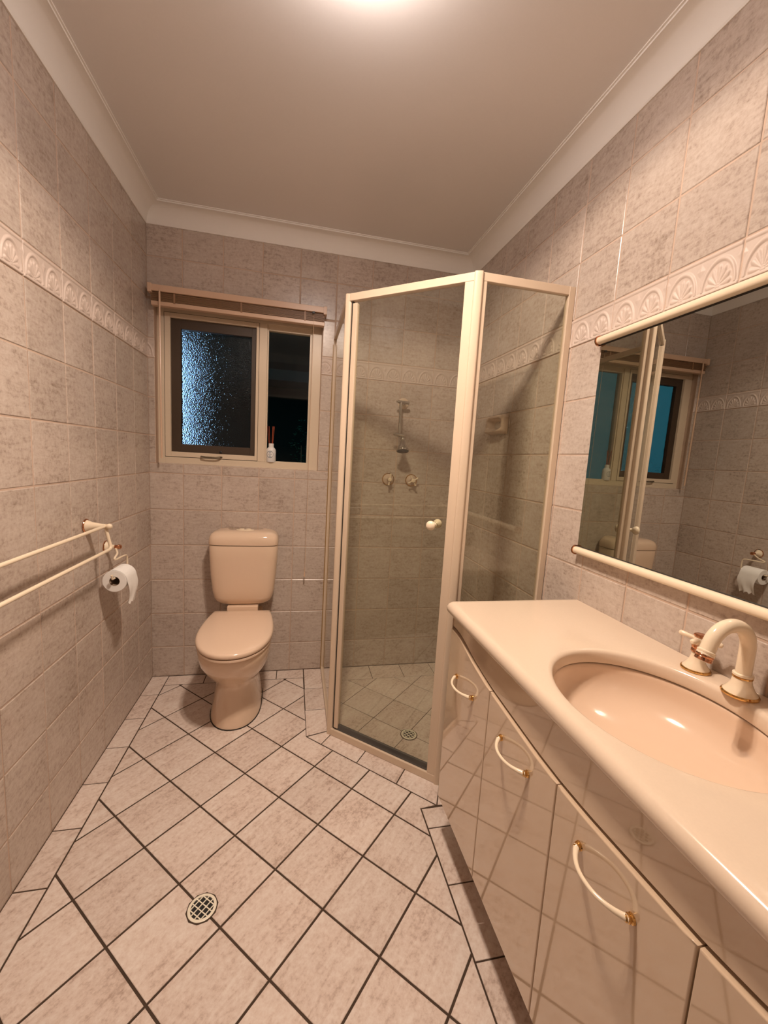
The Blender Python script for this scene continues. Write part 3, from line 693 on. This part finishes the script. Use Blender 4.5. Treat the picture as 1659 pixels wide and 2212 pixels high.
# fixed frame round the door
bar(MB(), pt(0.010), pt(dl - 0.010), SHH - 0.030, SHH, 0.026).build('head_rail', 'alum', ss, bevel=0.002)
bar(MB(), pt(0.010), pt(dl - 0.010), 0.0, 0.034, 0.028).build('sill_rail', 'alum', ss, bevel=0.003)
bar(MB(), pt(dl - 0.046), pt(dl - 0.012), 0.034, SHH - 0.03, 0.026).build('door_jamb', 'alum', ss, bevel=0.002)
bar(MB(), pt(0.030), pt(dl - 0.05), 0.034, 0.040, 0.034, side=0.012).build('drip_channel', 'seal', ss)
# left return panel
bar(MB(), (LPx, LPy + 0.012), (LPx, -0.003), SHH - 0.026, SHH, 0.022).build('head_rail', 'alum', ss, bevel=0.002)
bar(MB(), (LPx, LPy + 0.012), (LPx, -0.003), 0.0, 0.022, 0.022).build('sill_rail', 'alum', ss, bevel=0.002)
bar(MB(), (LPx, -0.022), (LPx, -0.003), 0.0, SHH - 0.026, 0.020).build('wall_jamb', 'alum', ss, bevel=0.002)
bar(MB(), (LPx - 0.0125, -0.0055), (LPx - 0.0125, -0.003), 0.0, SHH - 0.05, 0.004).build('silicone_bead', 'silicone', ss)
bar(MB(), (LPx, LPy + 0.010), (LPx, -0.018), 0.018, SHH - 0.02, 0.005).build('glass_panel', 'glass', ss)
# right return panel
bar(MB(), (RPx + 0.014, RPy), (W - 0.003, RPy), SHH - 0.030, SHH, 0.022).build('head_rail', 'alum', ss, bevel=0.002)
bar(MB(), (RPx + 0.014, RPy), (W - 0.003, RPy), 0.0, 0.030, 0.022).build('sill_rail', 'alum', ss, bevel=0.002)
bar(MB(), (W - 0.028, RPy), (W - 0.003, RPy), 0.0, SHH, 0.024).build('wall_jamb', 'alum', ss, bevel=0.002)
bar(MB(), (RPx + 0.010, RPy), (RPx + 0.030, RPy), 0.0, SHH, 0.020).build('panel_stile', 'alum', ss, bevel=0.002)
bar(MB(), (RPx + 0.02, RPy), (W - 0.02, RPy), 0.02, SHH - 0.02, 0.005).build('glass_panel', 'glass', ss)
# the door leaf: stile at the hinge, glass, knob
sd = MB(); bar(sd, pt(0.026), pt(0.048), 0.044, SHH - 0.040, 0.020); sd = sd.build('door_stile', 'alum', ss, bevel=0.002)
bar(MB(), pt(0.0195), pt(0.025), 0.036, SHH - 0.031, 0.012).build('hinge_gap', 'dark', ss)
dg = bar(MB(), pt(0.040), pt(dl - 0.046), 0.046, SHH - 0.036, 0.006).build('door_glass', 'glass', ss)
bar(MB(), pt(0.048), pt(dl - 0.048), 0.038, 0.062, 0.010, side=0.002).build('door_seal', 'seal', ss)
bar(MB(), pt(dl - 0.0485), pt(dl - 0.0462), 0.046, SHH - 0.036, 0.008).build('edge_seal', 'rubber', ss)
kn = Vector(pt(dl - 0.100)); nrm = Vector((ddir.y, -ddir.x))      # towards the room
kprof = [(0.0105, 0.003), (0.0105, 0.006), (0.0075, 0.010), (0.0075, 0.018), (0.0135, 0.023), (0.0185, 0.031), (0.0190, 0.037), (0.0155, 0.044), (0.007, 0.048)]
for sgn in (1, -1):
    MB().lathe(kprof, (kn.x, kn.y, 1.078), (nrm.x * sgn, nrm.y * sgn, 0), 24).build('door_knob', 'rail', ss, smooth=True)
put(ss)

# shower arm and rose
sh = empty('wall_shower', (1.395, 0, 1.66), label='chrome shower head hanging from a jointed arm on the wall', cat='shower head')
MB().lathe([(0.033, 0.0), (0.033, 0.003), (0.028, 0.008), (0.016, 0.012)], (1.392, -0.003, 1.6600), (0, -1, 0), 28).build('wall_flange', 'alum', sh, smooth=True)
MB().tube([(1.392, -0.008, 1.660), (1.385, -0.06, 1.658)], 0.011, 16).build('wall_elbow', 'chrome', sh, smooth=True)
MB().tube([(1.410, -0.064, 1.657), (1.345, -0.076, 1.658)], 0.0095, 16).tube([(1.346, -0.076, 1.658), (1.333, -0.078, 1.658)], 0.006, 12).build('upper_joint', 'chrome', sh, smooth=True)
MB().tube([(1.360, -0.074, 1.655), (1.356, -0.100, 1.475)], 0.009, 16).build('arm', 'chrome', sh, smooth=True)
MB().tube([(1.330, -0.102, 1.4705), (1.380, -0.104, 1.463)], 0.0108, 16).tube([(1.331, -0.102, 1.4705), (1.318, -0.102, 1.471)], 0.0065, 12).build('lower_joint', 'chrome', sh, smooth=True)
hd = MB().lathe([(0.010, 0.0), (0.0125, 0.006), (0.0135, 0.012), (0.0115, 0.020), (0.0135, 0.024), (0.016, 0.032), (0.020, 0.044), (0.029, 0.060), (0.0365, 0.074), (0.0375, 0.081), (0.036, 0.084)], (1.376, -0.105, 1.455), (-0.03, -0.33, -1), 28).build('spray_head', 'chrome', sh, smooth=True)
ax = Vector((-0.03, -0.33, -1)).normalized(); fo = Vector((1.376, -0.105, 1.455)) + ax * 0.0835
fc = MB().lathe([(0.0, 0.004), (0.020, 0.004), (0.034, 0.002), (0.0355, 0.0)], fo, ax, 28, cap0=False).build('spray_face', 'rubber', sh, smooth=True)
mb = MB(); e1 = ax.cross(Vector((1, 0, 0))).normalized(); e2 = ax.cross(e1)
for (rad, cnt) in ((0.010, 6), (0.019, 12), (0.027, 18)):
    for k in range(cnt):
        a = 2 * PI * k / cnt; mb.lathe([(0.0011, 0.0), (0.0009, 0.0018)], fo + ax * 0.0036 + (e1 * math.cos(a) + e2 * math.sin(a)) * rad, ax, 6)
mb.build('nozzles', 'rubber', sh)['kind'] = 'stuff'
put(sh)
# shower taps
for i, x in enumerate((1.326, 1.4715)):
    t = empty('shower_tap', (x, 0, 1.205), label=('beige round shower tap with gold rim, its handle vertical, on the shower wall' if i == 0 else 'beige round shower tap with gold rim, its handle tilted sideways, on the shower wall'), cat='tap', group='shower taps')
    fl_ = MB().lathe([(0.034, 0), (0.034, 0.004), (0.026, 0.010), (0.013, 0.018), (0.010, 0.040)], (x, -0.003, 1.205), (0, -1, 0), 28).build('flange', 'soap', t, smooth=True)
    MB().lathe([(0.034, 0), (0.037, 0.001), (0.0375, 0.004), (0.035, 0.0065), (0.0325, 0.006)], (x, -0.003, 1.205), (0, -1, 0), 32, cap0=False, cap1=False).build('flange_rim', 'gold', fl_, smooth=True)
    hb = MB(); rot = 0.15 if i == 0 else 1.05
    hb.lathe([(0.010, 0.036), (0.0125, 0.042), (0.0125, 0.056), (0.008, 0.060)], (x, -0.003, 1.205), (0, -1, 0), 20)
    for k in range(4):
        a = rot + k * PI / 2; dv = Vector((math.sin(a), 0, math.cos(a))); c0 = Vector((x, -0.052, 1.205))
        if i == 0 and k % 2 == 1: continue
        hb.tube([c0 + dv * 0.008, c0 + dv * 0.022, c0 + dv * 0.033, c0 + dv * 0.036], [0.004, 0.0042, 0.0062, 0.003], 10)
    hb.build('handle', 'rail', t, smooth=True)
    MB().lathe([(0.0085, 0.060), (0.0095, 0.061), (0.0085, 0.063), (0.006, 0.0632)], (x, -0.003, 1.205), (0, -1, 0), 20).build('handle_cap', 'rail', t, smooth=True)
    put(t)
# soap dish on the right wall
sp = empty('soap_dish', (W, -0.49, 1.53), label='beige ceramic soap dish with a hollow, set in the shower wall', cat='soap dish')
NXs, NYs = 40, 22; vs = []; fs = []
for j in range(NYs + 1):
    for i in range(NXs + 1):
        u = i / NXs * 2 - 1; v = j / NYs * 2 - 1
        e = max(abs(u), abs(v)); rim = (abs(u) ** 5 + abs(v) ** 5) ** 0.2
        vv = (v + 0.05); ru = (abs(u / 0.80) ** 3.5 + abs(vv / 0.68) ** 3.5) ** (1 / 3.5)
        h = 0.030 * (1 - min(1, max(0, (rim - 0.82) / 0.18)) ** 2) ** 0.5 if rim < 1 else 0
        if ru < 1: h = h - 0.034 * (1 - ru ** 4) ** 0.7
        if v < 0: h += 0.016 * math.sin(PI * min(1, (1 + v) / 0.62)) * (1 - abs(u) ** 4)
        vs.append((W - 0.004 - max(h, -0.003), -0.485 - u * 0.098, 1.5300 + v * 0.050))
for j in range(NYs):
    for i in range(NXs): a = j * (NXs + 1) + i; fs.append((a, a + 1, a + NXs + 2, a + NXs + 1))
bk = len(vs); vs += [(W - 0.0005, -0.485 - u * 0.098, 1.53 + v * 0.05) for u, v in ((-1, -1), (1, -1), (1, 1), (-1, 1))]; fs.append((bk, bk + 1, bk + 2, bk + 3))
MB().add(vs, fs).build('dish', 'soap', sp, smooth=True, angle=70); put(sp)

# ------------------------------------------------------------------ vanity
VY0, VY1 = -1.2115, -2.385; VX = 1.300; VC = -1.797
va = empty('vanity_cabinet', (1.54, VC, 0), label='cream gloss vanity cabinet with four doors under the long countertop', cat='cabinet')
fpts = [(0.0, .7065), (0.08, .709), (0.16, .7155), (0.24, .7225), (0.30, .728), (0.36, .738), (0.42, .750), (0.47, .765), (0.515, .777), (0.55, .7795), (0.60, .7795)]
def gapz(y):
    d = abs(y - VC)
    for i in range(len(fpts) - 1):
        if d <= fpts[i + 1][0]:
            t = (d - fpts[i][0]) / (fpts[i + 1][0] - fpts[i][0]); return fpts[i][1] + t * (fpts[i + 1][1] - fpts[i][1])
    return fpts[-1][1]
mb = MB()
mb.box(VX + 0.022, W - 0.004, VY1, VY1 + 0.016, 0.150, 0.822).box(VX + 0.022, W - 0.004, VY0 - 0.012, VY0 + 0.004, 0.150, 0.822).box(VX + 0.022, W - 0.004, VY1 + 0.016, VY0 - 0.012, 0.150, 0.166).box(W - 0.020, W - 0.004, VY1 + 0.016, VY0 - 0.012, 0.166, 0.822)
mb.box(VX + 0.022, VX + 0.034, VY1 + 0.016, VY0 - 0.012, 0.640, 0.800)
mb.build('carcase', 'carcase', va)
MB().box(VX + 0.004, W - 0.004, VY0 - 0.001, VY0 + 0.003, 0.158, 0.822).build('end_panel', 'door', va, bevel=0.001)
MB().box(VX + 0.075, W - 0.02, VY1 + 0.01, VY0 - 0.02, 0.0, 0.152).build('kick_board', 'door', va)
def panel_strip(name, y0, y1, zlo, zhi, nseg, x0, x1, mat='door', bev=0.0022):
    """slab in the y-z plane whose top or bottom edge may be curved"""
    top = []; bot = []
    for k in range(nseg + 1):
        y = y0 + (y1 - y0) * k / nseg; top.append((y, zhi(y))); bot.append((y, zlo(y)))
    ring = top + bot[::-1]
    # front face chamfered: three rings
    def shrink(p, d):
        n_ = len(p); q = offset_poly(p if area2(p) > 0 else p[::-1], d); return q if area2(p) > 0 else q[::-1]
    r0 = [Vector((x1, a, c)) for a, c in ring]; r1 = [Vector((x0 + bev, a, c)) for a, c in ring]
    r15 = [Vector((x0 + bev * 0.3, a, c)) for a, c in shrink(ring, bev * 0.3)]; r2 = [Vector((x0, a, c)) for a, c in shrink(ring, bev)]
    return MB().loft([r0, r1, r15, r2]).build(name, mat, va, smooth=True, angle=60, wn=True)
panel_strip('apron', VY1, VY0, lambda y: gapz(y) + 0.0035, lambda y: 0.823, 40, VX + 0.007, VX + 0.021)
ydiv = [VY0, -1.5025, -1.7965, -2.0875, VY1]
handle_y = []
for i in range(4):
    a, b_ = ydiv[i] - 0.0012, ydiv[i + 1] + 0.0012
    d = panel_strip('door', b_, a, lambda y: 0.158, lambda y: gapz(y) - 0.0035, 16, VX, VX + 0.018, bev=0.003)
    yc = (ydiv[i] + ydiv[i + 1]) / 2 + 0.008; zc = 0.6475
    pts = []; rad = []
    for k in range(17):
        t = k / 16 * 2 - 1; pts.append((VX - 0.006 - 0.029 * (1 - abs(t) ** 2.3), yc - t * 0.060, zc)); rad.append(0.0036 + 0.0024 * (abs(t) ** 3))
    h = MB().tube(pts, rad, 14).build('handle', 'rail', d, smooth=True)
    for sg in (1, -1):
        MB().lathe([(0.0082, 0.0), (0.0082, 0.003), (0.0064, 0.0045), (0.0073, 0.006), (0.0073, 0.008), (0.0056, 0.0095), (0.006, 0.011), (0.005, 0.013)], (VX + 0.001, yc + sg * 0.0605, zc), (-1, -sg * 0.25, 0), 18).build('handle_foot', 'gold', h, smooth=True)['label'] = 'gold handle foot'
put(va)

# countertop with an oval cut-out and the basin under it
CX0, CX1, CY0, CY1, CZ = 1.283, W - 0.003, -1.181, -2.410, 0.864
ECX, ECY, EA, EB = 1.518, -1.7955, 0.190, 0.229
ct = empty('countertop', (1.53, VC, 0.82), label='long cream countertop with rounded edge and oval basin', cat='countertop')
NR = 144
def rrect(ins, z, rc=0.022):
    """rounded rectangle outline, back edge (towards the wall) not inset"""
    x0, x1, y0, y1 = CX0 + ins, CX1, CY1 + ins, CY0 - ins; r = max(0.002, rc - ins * 0.4); P = []
    def seg(ax_, ay, bx, by_, n_): 
        for k in range(n_): P.append(Vector((ax_ + (bx - ax_) * k / n_, ay + (by_ - ay) * k / n_, z)))
    def arc(cx, cy, a0, n_):
        for k in range(n_): a = a0 + PI / 2 * k / n_; P.append(Vector((cx + r * math.cos(a), cy + r * math.sin(a), z)))
    # ccw seen from above
    seg(x0 + r, y0, x1, y0, 18); seg(x1, y0, x1, y1, 48); seg(x1, y1, x0 + r, y1, 18); arc(x0 + r, y1 - r, PI / 2, 6); seg(x0, y1 - r, x0, y0 + r, 48); arc(x0 + r, y0 + r, PI, 6)
    return P
base_ring = rrect(0, CZ); NP = len(base_ring)
def ell(a, b_, z, ref=base_ring):
    P = []
    for p in ref:
        t = math.atan2((p.y - ECY) / 0.34, (p.x - ECX) / 0.24); P.append(Vector((ECX + a * math.cos(t), ECY + b_ * math.sin(t), z)))
    return P
def blend(r0, r1, t, z): return [Vector((a.x + (b_.x - a.x) * t, a.y + (b_.y - a.y) * t, z)) for a, b_ in zip(r0, r1)]
R_n = 0.021; rings = []
rings.append(rrect(0.030, CZ - 0.042))
for k in range(0, 9):
    a = -PI / 2 + PI * k / 8; rings.append(rrect(R_n - R_n * math.cos(a) * 1.0, CZ - R_n + R_n * math.sin(a)))
flat = rrect(R_n + 0.012, CZ)
rings.append(flat)
eo = ell(EA + 0.010, EB + 0.010, CZ)
for t in (0.25, 0.5, 0.75): rings.append(blend(flat, eo, t, CZ))
rings.append(eo)
for k in range(1, 7):
    a = PI / 2 * k / 6; rings.append(ell(EA + 0.010 - 0.012 * math.sin(a), EB + 0.010 - 0.012 * math.sin(a), CZ - 0.012 * (1 - math.cos(a))))
rings.append(ell(EA - 0.004, EB - 0.004, CZ - 0.030)); rings.append(ell(EA - 0.002, EB - 0.002, CZ - 0.034))
MB().loft(rings, False, False).build('slab', 'counter', ct, smooth=True, angle=40)
# basin bowl
rings = []; Nb = 96
def bell(a, b_, z): return [Vector((ECX + a * math.cos(2 * PI * k / Nb), ECY + b_ * math.sin(2 * PI * k / Nb), z)) for k in range(Nb)]
rings.append(bell(EA + 0.020, EB + 0.020, CZ - 0.0345)); rings.append(bell(EA + 0.002, EB + 0.002, CZ - 0.0365)); rings.append(bell(EA - 0.001, EB - 0.001, CZ - 0.042))
for k in range(1, 15):
    t = k / 14; s_ = (1 - t ** 2.6) ** 0.5 if t < 1 else 0; s_ = max(s_, 0.12)
    rings.append(bell((EA - 0.001) * s_, (EB - 0.001) * s_, CZ - 0.042 - 0.118 * (t ** 0.92)))
rings.append(bell(0.020, 0.020, CZ - 0.161))
MB().loft(rings, False, True).build('basin', 'basin', ct, smooth=True, angle=60)
MB().lathe([(0.022, 0), (0.022, 0.003), (0.018, 0.0045), (0.010, 0.003)], (ECX, ECY, CZ - 0.161), n=24).build('waste_ring', 'gold', ct, smooth=True)
put(ct)

# ------------------------------------------------------------------ taps
def tap_handle(y, label):
    x = 1.731; z = CZ
    t = empty('basin_tap', (x, y, z), label=label, cat='tap', group='basin taps')
    bell_ = MB().lathe([(0.028, 0.006), (0.0265, 0.009), (0.020, 0.018), (0.015, 0.028), (0.0125, 0.038), (0.0125, 0.046)], (x, y, z), n=28).build('bell', 'rail', t, smooth=True)
    MB().lathe([(0.0285, 0.0), (0.0305, 0.001), (0.0308, 0.004), (0.0290, 0.0065), (0.0265, 0.007)], (x, y, z), n=32).build('bell_rim', 'gold', bell_, smooth=True)
    MB().lathe([(0.0125, 0.044), (0.0150, 0.046), (0.0150, 0.052), (0.0135, 0.054), (0.0150, 0.056), (0.0150, 0.061), (0.0115, 0.063)], (x, y, z), n=24).build('neck_band', 'copper', t, smooth=True)
    hb = MB(); hb.lathe([(0.0105, 0.062), (0.0125, 0.066), (0.0135, 0.074), (0.0125, 0.081), (0.009, 0.084)], (x, y, z), n=24)
    for k in range(4):
        a = math.radians(200) + k * PI / 2; dv = Vector((math.cos(a), math.sin(a), 0.06)); c0 = Vector((x, y, z + 0.076))
        hb.tube([c0 + dv * 0.008, c0 + dv * 0.022, c0 + dv * 0.036, c0 + dv * 0.042, c0 + dv * 0.0445], [0.0042, 0.0048, 0.0066, 0.0058, 0.003], 12)
    hb.build('cross_handle', 'rail', t, smooth=True)
    MB().lathe([(0.0125, 0.0835), (0.0138, 0.085), (0.0135, 0.088), (0.0110, 0.0895), (0.0060, 0.0890)], (x, y, z), n=24).build('index_ring', 'copper', t, smooth=True)
    put(t)
tap_handle(-1.690, 'cream cross-handled basin tap with gold rim between the spout and the shower')
tap_handle(-1.900, 'cream cross-handled basin tap with gold rim beyond the spout from the shower')
spx, spy = 1.7265, -1.795
st = empty('basin_spout', (spx, spy, CZ), label='cream gooseneck basin spout with gold rings standing behind the oval basin', cat='tap')
b1 = MB().lathe([(0.031, 0.006), (0.0295, 0.009), (0.0235, 0.017), (0.0185, 0.028), (0.0165, 0.040)], (spx, spy, CZ), n=28).build('bell', 'rail', st, smooth=True)
MB().lathe([(0.0315, 0.0), (0.0335, 0.001), (0.0338, 0.004), (0.032, 0.0065), (0.029, 0.007)], (spx, spy, CZ), n=32).build('bell_rim', 'gold', b1, smooth=True)
MB().lathe([(0.0165, 0.0385), (0.0180, 0.0395), (0.0180, 0.042), (0.0165, 0.043)], (spx, spy, CZ), n=24).build('collar_ring', 'gold', b1, smooth=True)
MB().lathe([(0.0165, 0.0425), (0.0185, 0.044), (0.0185, 0.048), (0.0150, 0.050)], (spx, spy, CZ), n=24).build('collar', 'rail', st, smooth=True)
pts = [(spx, CZ + 0.046), (spx, CZ + 0.075), (spx, CZ + 0.100)]
acx, acz, ar = spx - 0.052, CZ + 0.105, 0.052
for k in range(0, 25):
    a = math.radians(160) * k / 24; pts.append((acx + ar * math.cos(a), acz + ar * math.sin(a)))
ex, ez = pts[-1]; tdir = Vector((math.cos(math.radians(250)), math.sin(math.radians(250)))); pts += [(ex + tdir.x * 0.012, ez + tdir.y * 0.012), (ex + tdir.x * 0.020, ez + tdir.y * 0.020)]
MB().tube([(x, spy, z) for x, z in pts], 0.0145, 20).build('spout', 'rail', st, smooth=True)
ep = Vector((pts[-1][0], spy, pts[-1][1])); td = Vector((tdir.x, 0, tdir.y))
MB().lathe([(0.0145, -0.002), (0.0168, 0.0), (0.0168, 0.003), (0.0158, 0.0045), (0.0165, 0.006), (0.0160, 0.008)], ep, td, 24).build('nozzle_band', 'rail', st, smooth=True)
MB().lathe([(0.0158, 0.008), (0.0163, 0.009), (0.0160, 0.012), (0.0150, 0.0135), (0.0158, 0.015), (0.0155, 0.021), (0.0120, 0.022)], ep, td, 24).build('nozzle', 'copper', st, smooth=True)
put(st)

# ------------------------------------------------------------------ mirror
mi = empty('wall_mirror', (W, -1.78, 1.04), label='wide wall mirror with cream rounded rails at top and bottom above the countertop', cat='mirror')
MY0, MY1 = -1.183, -2.40
MB().box(W - 0.0125, W - 0.0035, MY1, MY0, 1.045, 1.758).build('mirror_pane', 'mirror', mi)
for z, y0m in ((1.7595, -1.172), (1.0430, -1.178)):
    sgn = 1 if z > 1.4 else -1
    ring = []
    for y in (y0m - 0.004, MY1 - 0.012):
        ring.append([Vector((W - 0.017 + 0.0145 * math.copysign(abs(math.cos(2 * PI * k / 24)) ** 0.9, math.cos(2 * PI * k / 24)), y, z + 0.0125 * math.copysign(abs(math.sin(2 * PI * k / 24)) ** 0.9, math.sin(2 * PI * k / 24)))) for k in range(24)])
    r = MB().loft(ring).build('top_rail' if z > 1.4 else 'bottom_rail', 'rail', mi, smooth=True, angle=50)
    MB().lathe([(0.0120, -0.002), (0.0170, -0.0015), (0.0172, 0.004), (0.0120, 0.006)], (W - 0.0175, y0m - 0.0045, z), (0, 1, 0), 24).build('end_cap', 'copper', r, smooth=True)['label'] = 'copper end cap'
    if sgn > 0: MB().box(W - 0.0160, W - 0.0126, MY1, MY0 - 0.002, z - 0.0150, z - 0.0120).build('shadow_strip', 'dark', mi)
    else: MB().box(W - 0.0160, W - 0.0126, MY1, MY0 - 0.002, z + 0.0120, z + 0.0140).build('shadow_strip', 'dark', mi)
put(mi)

# ------------------------------------------------------------------ ceiling fitting (just above the frame)
cf = empty('ceiling_light', (LX, LY, HT), label='round ceiling light with three reflector bulbs in a glowing collar', cat='light')
MB().lathe([(0.10, 0.0), (0.10, -0.012), (0.09, -0.020), (0.06, -0.022)], (LX, LY, HT), n=36).build('ceiling_plate', 'white', cf, smooth=True)
MB().lathe([(0.088, -0.0205), (0.094, -0.030), (0.094, -0.046), (0.088, -0.050)], (LX, LY, HT), n=36, cap0=False, cap1=False).build('collar', 'collar', cf, smooth=True)
for k in range(3):
    a = PI / 2 + k * 2 * PI / 3; x, y = LX + 0.055 * math.cos(a), LY + 0.055 * math.sin(a)
    bu = MB().lathe([(0.012, -0.020), (0.014, -0.030), (0.026, -0.046), (0.030, -0.052), (0.030, -0.056), (0.026, -0.054)], (x, y, HT), n=24, cap1=False).build('reflector', 'chrome', cf, smooth=True)
    MB().lathe([(0.026, -0.0545), (0.020, -0.0575), (0.0, -0.0585)], (x, y, HT), n=24, cap0=False, cap1=False).build('bulb_face', 'bulb', bu, smooth=True)
put(cf)

# ------------------------------------------------------------------ outside the window
nb = tag(MB().box(-0.42, 4.0, 2.2, 2.4, -0.1, 3.6).build('neighbour_wall', 'fence'), 'dark brick wall of the next building outside the window', 'wall')
ev = tag(MB().box(-0.15, 4.0, 1.75, 2.2, 2.02, 2.12).build('eave_board', 'eave'), 'dark horizontal eave board on the wall outside the window', 'eave')
gd = tag(MB().box(-12, 12, TH + 0.02, 14, -0.2, -0.1).build('garden_ground', 'fence'), kind='structure')
lm = empty('added_house', (-1.2, 2.9, -0.1), label='made-up dark house wall outside with an added tall panel glowing cool white', cat='house')
mb = MB(); mb.box(-3.2, -1.05, 2.8, 3.0, -0.1, 0.8).box(-0.62, 0.4, 2.8, 3.0, -0.1, 3.2).box(-1.05, -0.62, 2.8, 3.0, -0.1, 0.75).box(-1.05, -0.62, 2.8, 3.0, 2.55, 3.2)  # unseen wall, edges set to shape the glow in the pane
mb.build('added_wall', 'fence', lm)
MB().box(-1.05, -0.62, 2.86, 2.9, 0.75, 2.55).build('glow_panel', 'pane_glow', lm)  # added panel standing in for the bluish light outside to the left
put(lm)

sb = empty('garden_shrub', (0.84, 1.25, -0.1), label='small green leafy shrub outside against the dark brick wall', cat='shrub')
MB().tube([(0.84, 1.25, -0.1), (0.83, 1.24, 0.7), (0.815, 1.22, 1.40)], [0.012, 0.008, 0.003], 8).build('stem', 'slat', sb, smooth=True)
mb = MB()
for k in range(140):
    z = random.uniform(1.20, 1.62); rr_ = 0.085 * (1 - abs(z - 1.40) / 0.28) + 0.02; a = random.uniform(0, 2 * PI); c0 = Vector((0.82 + rr_ * math.cos(a) * random.random(), 1.22 + rr_ * math.sin(a) * random.random(), z))
    d1 = Vector((math.cos(a), math.sin(a), random.uniform(-0.4, 0.6))).normalized() * 0.024; d2 = d1.cross(Vector((random.uniform(-1, 1), random.uniform(-1, 1), 1))).normalized() * 0.008; up = d1.cross(d2).normalized() * 0.003
    mb.add([c0, c0 + d1 * 0.5 + d2 + up, c0 + d1, c0 + d1 * 0.5 - d2 + up, c0 + d1 * 0.5 - up * 0.3], [(0, 1, 4), (1, 2, 4), (2, 3, 4), (3, 0, 4)])
mb.build('foliage', 'leaf', sb)['kind'] = 'stuff'
put(sb)
